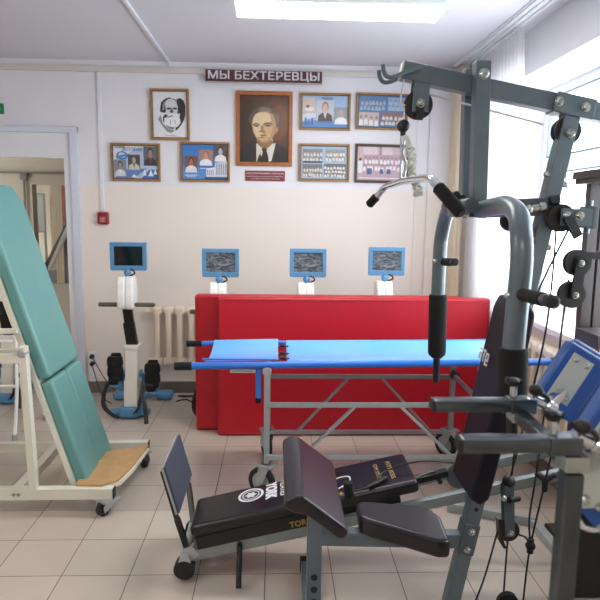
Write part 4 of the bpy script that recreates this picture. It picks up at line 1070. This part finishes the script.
# seat, seat tube, front leg and curl pad
mb = MB()
mb.prism([(1.255, -.42, .425), (1.285, -.45, .422), (1.515, -.565, .405), (1.560, -.56, .402), (1.572, -.38, .402), (1.545, -.33, .405), (1.50, -.305, .412), (1.285, -.29, .422), (1.255, -.31, .425)], (.0, 0, .070), .026, 5)
mb.build('seat', M['vinylp'], t)
mb = MB(); mb.beam((1.10, G, .405), (1.68, G, .388), .05, .055); mb.build('seat_tube', M['gym'], t)
mb = MB(); mb.beam((1.09, G, .03), (1.09, G, .57), .055, .055, (1, 0, 0)); fl = mb.build('front_leg', M['gym'], t)
for z in (.255, .205, .155, .105):
    mb = MB(); mb.cyl((1.09, G - .0278, z), (1.09, G - .0290, z), .013, n=16); mb.build('adjustment_hole', M['black'], fl)
prf = [(.966, .640), (.972, .664), (1.004, .680), (1.032, .677), (1.180, .562), (1.184, .545), (1.166, .524), (1.147, .530), (1.047, .608), (.990, .622)]
mb = MB(); mb.prism([(x + .004, -.64, z) for x, z in prf], (0, .555, 0), .011, 3); mb.build('curl_pad', M['vinylp'], t)
mb = MB(); mb.beam((1.09, G, .55), (1.06, G, .59), .05, .04, (0, 1, 0)); mb.build('pad_bracket', M['gymd'], t)
# floor beams
mb = MB(); mb.beam((1.06, G, .03), (2.42, G, .03), .06, .06); mb.build('base_beam', M['gym'], t)
for x, hw in ((1.09, .42), (2.36, .33)):
    mb = MB(); mb.beam((x, G - hw, .03), (x, G + hw, .03), .06, .06); fb = mb.build('cross_foot', M['gym'], t)
    for y in (-hw, hw):
        mb = MB(); mb.box(x - .034, x + .034, G + y - .02, G + y + .02, 0, .064, .006); mb.build('foot_cap', M['black'], fb)
mb = MB(); mb.ball((1.600, G - .05, .12), .024); mb.cyl((1.61, G, .12), (1.6, G - .05, .12), .01, n=10); mb.build('pull_pin', M['black'], t)
mb = MB(); mb.beam(ob(1.01, 0, -.0), (2.42, G, .05), .05, .05, (1, 0, 0)); mb.build('rear_post', M['gym'], t)
# lower pulley block and upper double pulleys
pulley('pulley', (1.867, -.30, .368), .043)
for y in (-.018, .018):
    mb = MB(); mb.beam((1.852, -.30 + y, .56), (1.869, -.30 + y, .35), .04, .006, (0, 1, 0), .002); mb.build('pulley_bracket', M['gymd'], t)
boltset('bolt', [V((1.867, -.324, .368)), V((1.835, -.324, .515))], .010)
mb = MB(); mb.cyl((1.845, -.345, .515), (1.90, -.30, .50), .012, n=10); mb.ball((1.857, -.3, .57), .026); mb.build('swivel', M['black'], t)
mb = MB(); mb.prism([(1.82, -.315, .42), (1.832, -.315, .42), (1.842, -.315, .34), (1.86, -.315, .30), (1.85, -.315, .295), (1.828, -.315, .33)], (0, .03, 0)); mb.build('cable_guard', M['black'], t)
pulley('pulley', (1.915, G - .05, 1.598), .048)
mb = MB(); mb.hexa([(1.905, G - .078, 1.572), (2.03, G - .078, 1.572), (2.03, G - .072, 1.572), (1.905, G - .072, 1.572), (1.905, G - .078, 1.63), (2.03, G - .078, 1.63), (2.03, G - .072, 1.63), (1.905, G - .072, 1.63)], .002)
mb.box(2.015, 2.035, G - .08, G + .02, 1.562, 1.64, .003); mb.cyl((2.025, G - .03, 1.635), (2.025, G - .03, 1.66), .012, n=10); mb.cyl((2.022, G - .03, 1.545), (2.022, G - .03, 1.57), .010, n=10)
mb.build('pulley_bracket', M['gym'], t)
mb = MB(); mb.beam((1.92, G - .088, 1.605), (1.965, G - .088, 1.535), .034, .014, (0, 1, 0), .003); mb.build('lock_lever', M['rubber'], t)
boltset('bolt', [V((1.925, G - .08, 1.606)), V((1.968, G - .08, 1.606))], .012)
mb = MB(); mb.cyl((1.875, G - .05, 1.655), (1.905, G - .05, 1.66), .016, n=12); mb.build('cable_stop', M['black'], t)
# cables
cab = [
    ([(1.42, G, 2.016), ob(.52, 0, -.075)], 'wire', .0035),
    ([(1.372, G, 1.972), (1.371, G, 1.92)], 'wire', .003),
    ([(1.362, G - .02, 2.05), (1.353, G - .02, 1.975), (1.37, G - .02, 1.968)], 'wire', .0028),
    ([(1.95, G - .045, 1.56), (1.87, -.33, 1.2), (1.80, -.28, .62)], 'cord', .004),
    ([(1.905, G, 1.90), (1.945, -.36, 1.6), (1.955, -.32, 1.2), (1.92, -.28, .85), (1.862, -.3, .58)], 'cord', .004),
    ([(1.93, G, 1.90), (1.98, -.36, 1.65)], 'wire', .003),
    ([(2.085, -.2, 1.36), (2.06, -.22, 1.12), (2.05, -.24, .8)], 'cord', .0045),
    ([(1.892, -.28, .94), (1.868, -.3, .60)], 'cord', .004),
    ([(1.99, -.28, .86), (1.965, -.3, .6), (1.95, -.3, .42), (1.962, -.3, .31)], 'cord', .004),
    ([(2.05, -.28, .82), (2.0, -.3, .55), (1.96, -.3, .28), (1.93, -.34, .07)], 'cord', .004),
    ([(1.905, -.3, .35), (1.94, -.3, .335), (1.962, -.3, .30)], 'cord', .004),
    ([(1.825, -.30, .36), (1.76, -.36, .20), (1.70, -.4, .08)], 'cord', .004),
    ([(1.868, -.30, .325), (1.866, -.3, .07)], 'cord', .004)]
for pts, m, r in cab:
    mb = MB(); mb.sweep(smooth(pts), r, 8); mb.build('cable', M[m], t)
mb = MB(); mb.ball((1.962, -.3, .30), .020); mb.cyl((1.962, -.3, .27), (1.962, -.3, .33), .013, n=10); mb.build('cable_stop', M['black'], t)
pulley('pulley', (1.875, -.32, .07), .042)
# floating double pulley
for z, x in ((1.425, 2.112), (1.300, 2.098)): pulley('pulley', (x, -.2, z), .052, w=.03)
mb = MB(); mb.beam((2.116, -.226, 1.445), (2.102, -.226, 1.285), .042, .010, (0, 1, 0), .003); mb.cyl((2.116, -.221, 1.428), (2.116, -.231, 1.428), .021, n=18); mb.build('pulley_plate', M['rubber'], t)
boltset('bolt', [V((2.114, -.232, 1.425)), V((2.101, -.232, 1.300))], .010)
mb = MB(); mb.beam((2.13, -.2, 1.455), (2.27, -.2, 1.45), .02, .028); mb.beam((2.26, -.2, 1.45), (2.30, .0, 1.45), .02, .028); mb.build('pulley_arm', M['black'], t)

# lat bar, carabiner, rope
t = thing('lat_bar', 'chrome lat pulldown bar with two black foam grips hanging from front pulley', 'pulldown bar', (1.379, G, 1.72))
mb = MB()
pth = [(1.322, -.02, 1.645), (1.350, -.045, 1.680), (1.368, -.09, 1.708), (1.376, -.2, 1.714), (1.380, G, 1.719), (1.382, -.60, 1.714), (1.378, -.75, 1.707), (1.376, -.83, 1.690), (1.398, -.87, 1.655), (1.425, -.90, 1.618)]
mb.sweep(smooth(pth, 6), .0125, 16, sx=1.0); mb.build('bar', M['chrome'], t)
mb = MB(); mb.cyl((1.345, -.04, 1.674), (1.316, -.014, 1.638), .0175, n=18, bev=.005); mb.build('foam_grip', M['foam'], t)
mb = MB(); mb.cyl((1.380, -.845, 1.680), (1.434, -.905, 1.606), .0185, n=18, bev=.005); mb.build('foam_grip', M['foam'], t)
mb = MB()
mb.sweep(smooth([(1.370, G, 1.878), (1.375, G, 1.86), (1.372, G, 1.82), (1.372, G, 1.80), (1.366, G, 1.82), (1.364, G, 1.86), (1.370, G, 1.878)]), .0035, 8)
mb.sweep(smooth([(1.372, G, 1.806), (1.382, G, 1.78), (1.380, G, 1.735), (1.374, G, 1.722), (1.366, G, 1.735), (1.367, G, 1.78), (1.372, G, 1.806)]), .004, 8)
mb.build('carabiner', M['chrome'], t)
mb = MB()
for k in range(2):
    pts = [(1.372 + .012 * k, G - .012, 1.868), (1.385 + .008 * k, G - .02, 1.84)]
    for q in range(22):
        a = q * 1.15 + k * PI; f = q / 21
        pts.append((1.386 + .036 * f + .012 * math.sin(a) + .006 * math.sin(f * 9), G - .02 + .012 * math.cos(a), 1.835 - .165 * f))
    mb.sweep(smooth(pts, 4), .0055, 8)
for z, x in ((1.76, 1.40), (1.71, 1.412), (1.675, 1.42)): mb.ball((x, G - .02, z), .012)
solo('knotted_rope', mb, M['rope'], 'knotted white rope hanging beside the pulldown bar carabiner', 'rope', loc=(1.4, G, 1.75))

# ------------------------------------------------------------------ dark stack tower by the window
t = thing('cable_tower', 'dark brown steel cable tower by the window at right edge', 'cable machine', (2.45, .2, 0))
for x, y in ((2.415, .30), (2.47, .05), (2.475, .30)):
    mb = MB(); mb.beam((x, y, .02), (x, y, 1.79), .045, .05, (1, 0, 0), .003); mb.build('upright', M['tower'], t)
mb = MB(); mb.box(2.325, 2.50, .03, .33, 1.775, 1.81, .004); mb.box(2.335, 2.49, .04, .32, 1.752, 1.776, .003); mb.build('top_cap', M['tower'], t)
for x, y in ((2.398, .06), (2.432, .06)):
    mb = MB(); mb.cyl((x, y, .3), (x, y, 1.76), .011, n=12); mb.build('guide_rod', M['steel'], t)
mb = MB(); mb.box(2.342, 2.50, .02, .22, 1.03, 1.09, .004); mb.build('shelf_bracket', M['tower'], t)
for k in range(8):
    mb = MB(); mb.box(2.355, 2.49, .08, .24, .12 + k * .034, .152 + k * .034, .003); mb.build('weight_plate', M['rubber'], t)
mb = MB(); mb.box(2.33, 2.50, -.02, .36, 0, .04, .004); mb.build('base', M['tower'], t)

# ------------------------------------------------------------------ foreground machine with blue pads
t = thing('leg_machine', 'out of focus steel machine with twin bars and blue pads in right foreground', 'exercise machine', (1.42, -1.5, 0))
yA, yB = -1.33, -1.58
zb = 1.222
for y, x0, x1, zb in ((yA, 1.262, 1.463, 1.216), (yB, 1.242, 1.431, 1.230)):
    mb = MB(); mb.beam((x0 + .002, y, zb), (x1, y, zb), .034, .026, bev=.006); ar = mb.build('arm_tube', M['steel'], t)
    mb = MB(); mb.beam((x0 - .003, y, zb), (x0 + .004, y, zb), .033, .025, bev=.005); mb.build('end_cap', M['rubber'], ar)
    mb = MB(); mb.beam((x1 - .043, y, zb), (x1 + .012, y, zb), .040, .031, bev=.004); mb.build('sleeve', M['steel'], t)
    mb = MB(); mb.cyl((x1 - .032, y, zb + .018), (x1 - .032, y, zb + .042), .008, n=12); kn = mb.build('knob_stem', M['chrome'], t)
    c = V((x1 - .034, y, zb + .05)); mb = MB(); mb.lathe(c + V((0, 0, -.010)), (0, 0, 1), [(0, 0), (.010, 0), (.013, .005), (.013, .012), (.008, .016), (0, .017)], 16); mb.sweep([c + V((-.016, 0, .002)), c + V((.016, 0, -.002))], .0065, 10); mb.build('knob', M['black'], kn)
    mb = MB(); mb.cyl((x1 + .0, y - .005, zb + .016), (x1 + .058, y + .0, zb - .012), .013, n=18, bev=.003); mb.cyl((x1 + .03, y - .003, zb + .004), (x1 + .042, y, zb - .004), .018, n=18, bev=.003); jt = mb.build('pivot_joint', M['chrome'], t)
    mb = MB(); mb.sweep([(x1 + .008, y - .02, zb + .038), (x1 + .03, y - .016, zb + .022), (x1 + .042, y - .008, zb + .006)], .005, 10); mb.ball((x1 + .006, y - .02, zb + .036), .0125, ax=(1, 0, -.3), st=1.25); mb.build('lever', M['black'], jt)
zb = 1.222
mb = MB(); mb.beam((1.445, yA, zb - .028), (1.437, yB, zb - .030), .026, .026); mb.build('cross_tube', M['steel'], t)
mb = MB(); mb.box(1.425, 1.465, yA - .02, yA + .02, zb - .04, zb - .014, .003); mb.build('clamp', M['bolt'], t)
mb = MB(); mb.box(1.414, 1.454, yB - .022, yB + .020, zb - .036, zb - .008, .003); mb.build('clamp', M['bolt'], t)
mb = MB(); mb.beam((1.434, yB - .002, .0), (1.434, yB - .002, zb - .04), .032, .032, (1, 0, 0), .004); mb.build('column', M['steel'], t)
def blue_pad(c, L_, W_, ang, name):
    a = V((math.sin(ang), 0, math.cos(ang))); b = V((math.cos(ang), 0, -math.sin(ang))); n = V((0, -1, 0))
    n = (n + V((-.12, 0, .12))).normalized(); a = (a - n * a.dot(n)).normalized(); b = a.cross(n).normalized()
    c = V(c)
    mb = MB(); mb.obox(c - n * .02 + b * .007 - a * .004, a, b, n, L_ / 2, W_ / 2, .02, .008, 3); mb.obox(c - n * .055 + b * .03 + a * .006, a, b, n, L_ / 2 + .004, W_ / 2 + .004, .016, .012, 4); p = mb.build(name, M['padblue'], t)
    mb = MB(); mb.obox(c + n * .002, a, b, n, L_ * .35, W_ * .24, .0025, .001); pl = mb.build('mounting_plate', M['plate'], p)
    for sa in (-.27, .27):
        for sb in (-.13, .13):
            q = c + a * (L_ * sa) + b * (W_ * sb) + n * .004
            mb = MB(); mb.lathe(q, n, [(.006, 0), (.006, .002), (.0035, .005), (0, .006)], 12); mb.build('screw', M['bolt'], pl)
    return p
blue_pad((1.563, -1.30, 1.262), .150, .098, .54, 'thigh_pad')
blue_pad((1.533, -1.545, 1.268), .150, .098, .54, 'thigh_pad')
mb = MB(); mb.beam((1.505, yA, 1.215), (1.55, -1.30, 1.235), .022, .022); mb.build('pad_arm', M['chrome'], t)
mb = MB(); mb.beam((1.475, yB, 1.215), (1.52, -1.55, 1.24), .022, .022); mb.build('pad_arm', M['chrome'], t)
mb = MB(); mb.box(1.488, 1.95, -1.50, -1.47, 0.02, 1.09, .006); mb.build('stack_shroud', M['black'], t)
mb = MB(); mb.box(1.472, 1.9, -1.525, -1.505, 1.085, 1.19, .004); mb.build('shroud_plate', M['plate'], t)
for x, z in ((1.492, 1.105), (1.52, 1.09)):
    mb = MB(); mb.lathe((x, -1.526, z), (0, -1, 0), [(.009, 0), (.009, .004), (.005, .01), (0, .011)], 12); mb.build('screw', M['bolt'], t)
mb = MB(); mb.sweep(smooth([(1.475, -1.535, 1.075), (1.488, -1.54, 1.058), (1.51, -1.54, 1.055), (1.525, -1.54, 1.065)]), .0055, 8); mb.build('hook', M['chrome'], t)
mb = MB(); mb.prism([(1.485, -1.512, 1.085), (1.56, -1.512, 1.0), (1.60, -1.512, 1.0), (1.60, -1.512, 1.04), (1.53, -1.512, 1.085)], (0, .01, 0), .002); mb.build('blue_stripe', M['padblue'], t)
mb = MB(); mb.box(1.478, 1.60, -1.56, -1.50, .875, .897, .004); mb.beam((1.438, yB, .886), (1.50, -1.53, .886), .03, .02); mb.build('bracket', M['zinc'], t)
mb = MB(); mb.box(1.36, 1.98, -1.63, -1.42, 0.0, .04, .006); mb.build('base', M['steel'], t)

# ------------------------------------------------------------------ far room seen through the hall window
t = thing('whiteboard', 'small whiteboard leaning in the far room beyond the hall window', 'whiteboard', (-2.1, 5.5, 1.3))
mb = MB(); mb.box(-2.19, -2.05, 5.5, 5.52, 1.32, 1.80, .004); mb.build('board', M['paper'], t)
mb = MB()
for a, b, c, d in ((-2.2, -2.04, 1.31, 1.325), (-2.2, -2.04, 1.795, 1.81), (-2.2, -2.188, 1.31, 1.81), (-2.052, -2.04, 1.31, 1.81)): mb.box(a, b, 5.49, 5.525, c, d, .003)
mb.build('frame', M['greyp'], t)
mb = MB(); mb.box(-2.185, -2.13, 5.46, 5.495, 1.325, 1.38, .006); mb.build('eraser', M['padblue'], t)
for x in (-2.18, -2.06):
    mb = MB(); mb.beam((x, 5.54, 0), (x, 5.53, 1.35), .025, .025); mb.build('leg', M['greyp'], t)
mb = MB(); mb.grid(lambda u, v: V((-1.96 + .075 * u, 5.9 + .03 * math.sin(u * 2 * PI * 3), 2.5 - 2.45 * v)), 40, 4, (0, .005, 0))
solo('orange_curtain', mb, M['orange'], 'orange brown curtain strip in the far room', 'curtain', loc=(-1.92, 5.9, .05), ang=180)
mb = MB(); mb.grid(lambda u, v: V((-2.19 + .16 * u, 6.1 + .02 * math.sin(u * 2 * PI * 4), 2.5 - 2.45 * v)), 40, 4, (0, .005, 0))
solo('pale_curtain', mb, M['drape'], 'pale cream curtain left of the orange strip in far room', 'curtain', loc=(-2.1, 6.1, .05), ang=180)
t = thing('pulley_frame', 'slanted white and dark bars of an exercise frame in far room', 'exercise machine', (-1.45, 4.6, 0))
mb = MB(); mb.beam((-1.73, 4.6, .83), (-1.36, 4.6, 1.60), .04, .05, (0, 1, 0)); mb.build('white_bar', M['bikewhite'], t)
mb = MB(); mb.beam((-1.77, 4.64, .90), (-1.37, 4.64, 1.63), .03, .04, (0, 1, 0)); mb.build('dark_bar', M['tower'], t)
mb = MB(); mb.beam((-1.74, 4.62, 0), (-1.74, 4.62, .9), .06, .06, (1, 0, 0)); mb.box(-1.95, -1.2, 4.52, 4.70, 0, .04, .005); mb.build('stand', M['bikewhite'], t)
mb = MB(); mb.box(-1.78, -1.69, 4.57, 4.66, .88, 1.0, .01); mb.build('joint', M['black'], t)
t = thing('padded_chair', 'grey plastic chair back just inside the far room', 'chair', (-1.5, 4.2, 0))
mb = MB(); mb.box(-1.60, -1.42, 4.06, 4.09, .70, .965, .02, 4); mb.build('backrest', M['greyp'], t)
mb = MB(); mb.box(-1.64, -1.34, 4.08, 4.42, .44, .48, .012, 3); mb.build('seat', M['greyp'], t)
for x, y in ((-1.59, 4.09), (-1.43, 4.09), (-1.61, 4.39), (-1.37, 4.39)):
    mb = MB(); mb.cyl((x, y, 0), (x, y, .44 if y > 4.2 else .8), .012, n=10); mb.build('leg', M['zinc'], t)
mb = MB(); mb.grid(lambda u, v: V((-1.60 + .30 * u + .06 * v * (u - .5), 4.88 + .03 * math.sin(u * 9 + v * 2), 1.42 - .85 * v)), 24, 10, (0, .05, 0))
solo('hanging_robe', mb, M['darkcloth'], 'dark navy robe hanging in the far room behind the white bar', 'clothing', loc=(-1.45, 4.88, .57))
t = thing('coat_stand', 'thin grey stand carrying the navy robe in the far room', 'coat stand', (-1.45, 5.02, 0))
mb = MB(); mb.beam((-1.66, 5.0, 1.43), (-1.25, 5.0, 1.43), .02, .02); mb.build('rail', M['greyp'], t)
mb = MB(); mb.beam((-1.45, 5.02, 0.03), (-1.45, 5.02, 1.44), .025, .025); mb.build('pole', M['greyp'], t)
mb = MB(); mb.box(-1.62, -1.28, 4.95, 5.12, 0, .03, .005); mb.build('base', M['greyp'], t)

# ------------------------------------------------------------------ daylight, camera
w = bpy.data.worlds.new('daylight'); SC.world = w; w.use_nodes = True
bg = w.node_tree.nodes['Background']; bg.inputs['Color'].default_value = (.93, .96, 1.0, 1); bg.inputs['Strength'].default_value = 4.6
for y0, y1 in (W1,):
    ld = bpy.data.lights.new('window_portal', 'AREA'); ld.shape = 'RECTANGLE'; ld.size = WZ1 - WZ0; ld.size_y = y1 - y0
    ld.cycles.is_portal = True
    lo = bpy.data.objects.new('window_portal', ld); COL.objects.link(lo)
    lo.location = (3.09, (y0 + y1) / 2, (WZ0 + WZ1) / 2); lo.rotation_euler = (0, PI / 2, 0)

cd = bpy.data.cameras.new('camera'); cam = bpy.data.objects.new('camera', cd); COL.objects.link(cam)
cd.sensor_fit = 'HORIZONTAL'; cd.sensor_width = 36; cd.lens = 36 * 608 / 600; cd.clip_start = .05
yaw, pitch, roll = .03993494, .14183040, .01343753
f = V((math.sin(yaw) * math.cos(pitch), math.cos(yaw) * math.cos(pitch), -math.sin(pitch)))
r = V((math.cos(yaw), -math.sin(yaw), 0)); u = r.cross(f)
r2 = math.cos(roll) * r + math.sin(roll) * u; u2 = -math.sin(roll) * r + math.cos(roll) * u
mw = Matrix((r2, u2, -f)).transposed().to_4x4(); mw.translation = V((.93923, -2.52767, 1.60222))
cam.matrix_world = mw
SC.camera = cam
cd.dof.use_dof = True; cd.dof.focus_distance = 2.7; cd.dof.aperture_fstop = 5.6
SC.view_settings.view_transform = 'Standard'; SC.view_settings.look = 'None'; SC.view_settings.gamma = 1; SC.view_settings.use_curve_mapping = False
SC.view_settings.exposure = 1.2
SC.cycles.max_bounces = 8; SC.cycles.diffuse_bounces = 5; SC.cycles.use_denoising = True
SC.cycles.caustics_reflective = False; SC.cycles.caustics_refractive = False; SC.cycles.transparent_max_bounces = 12
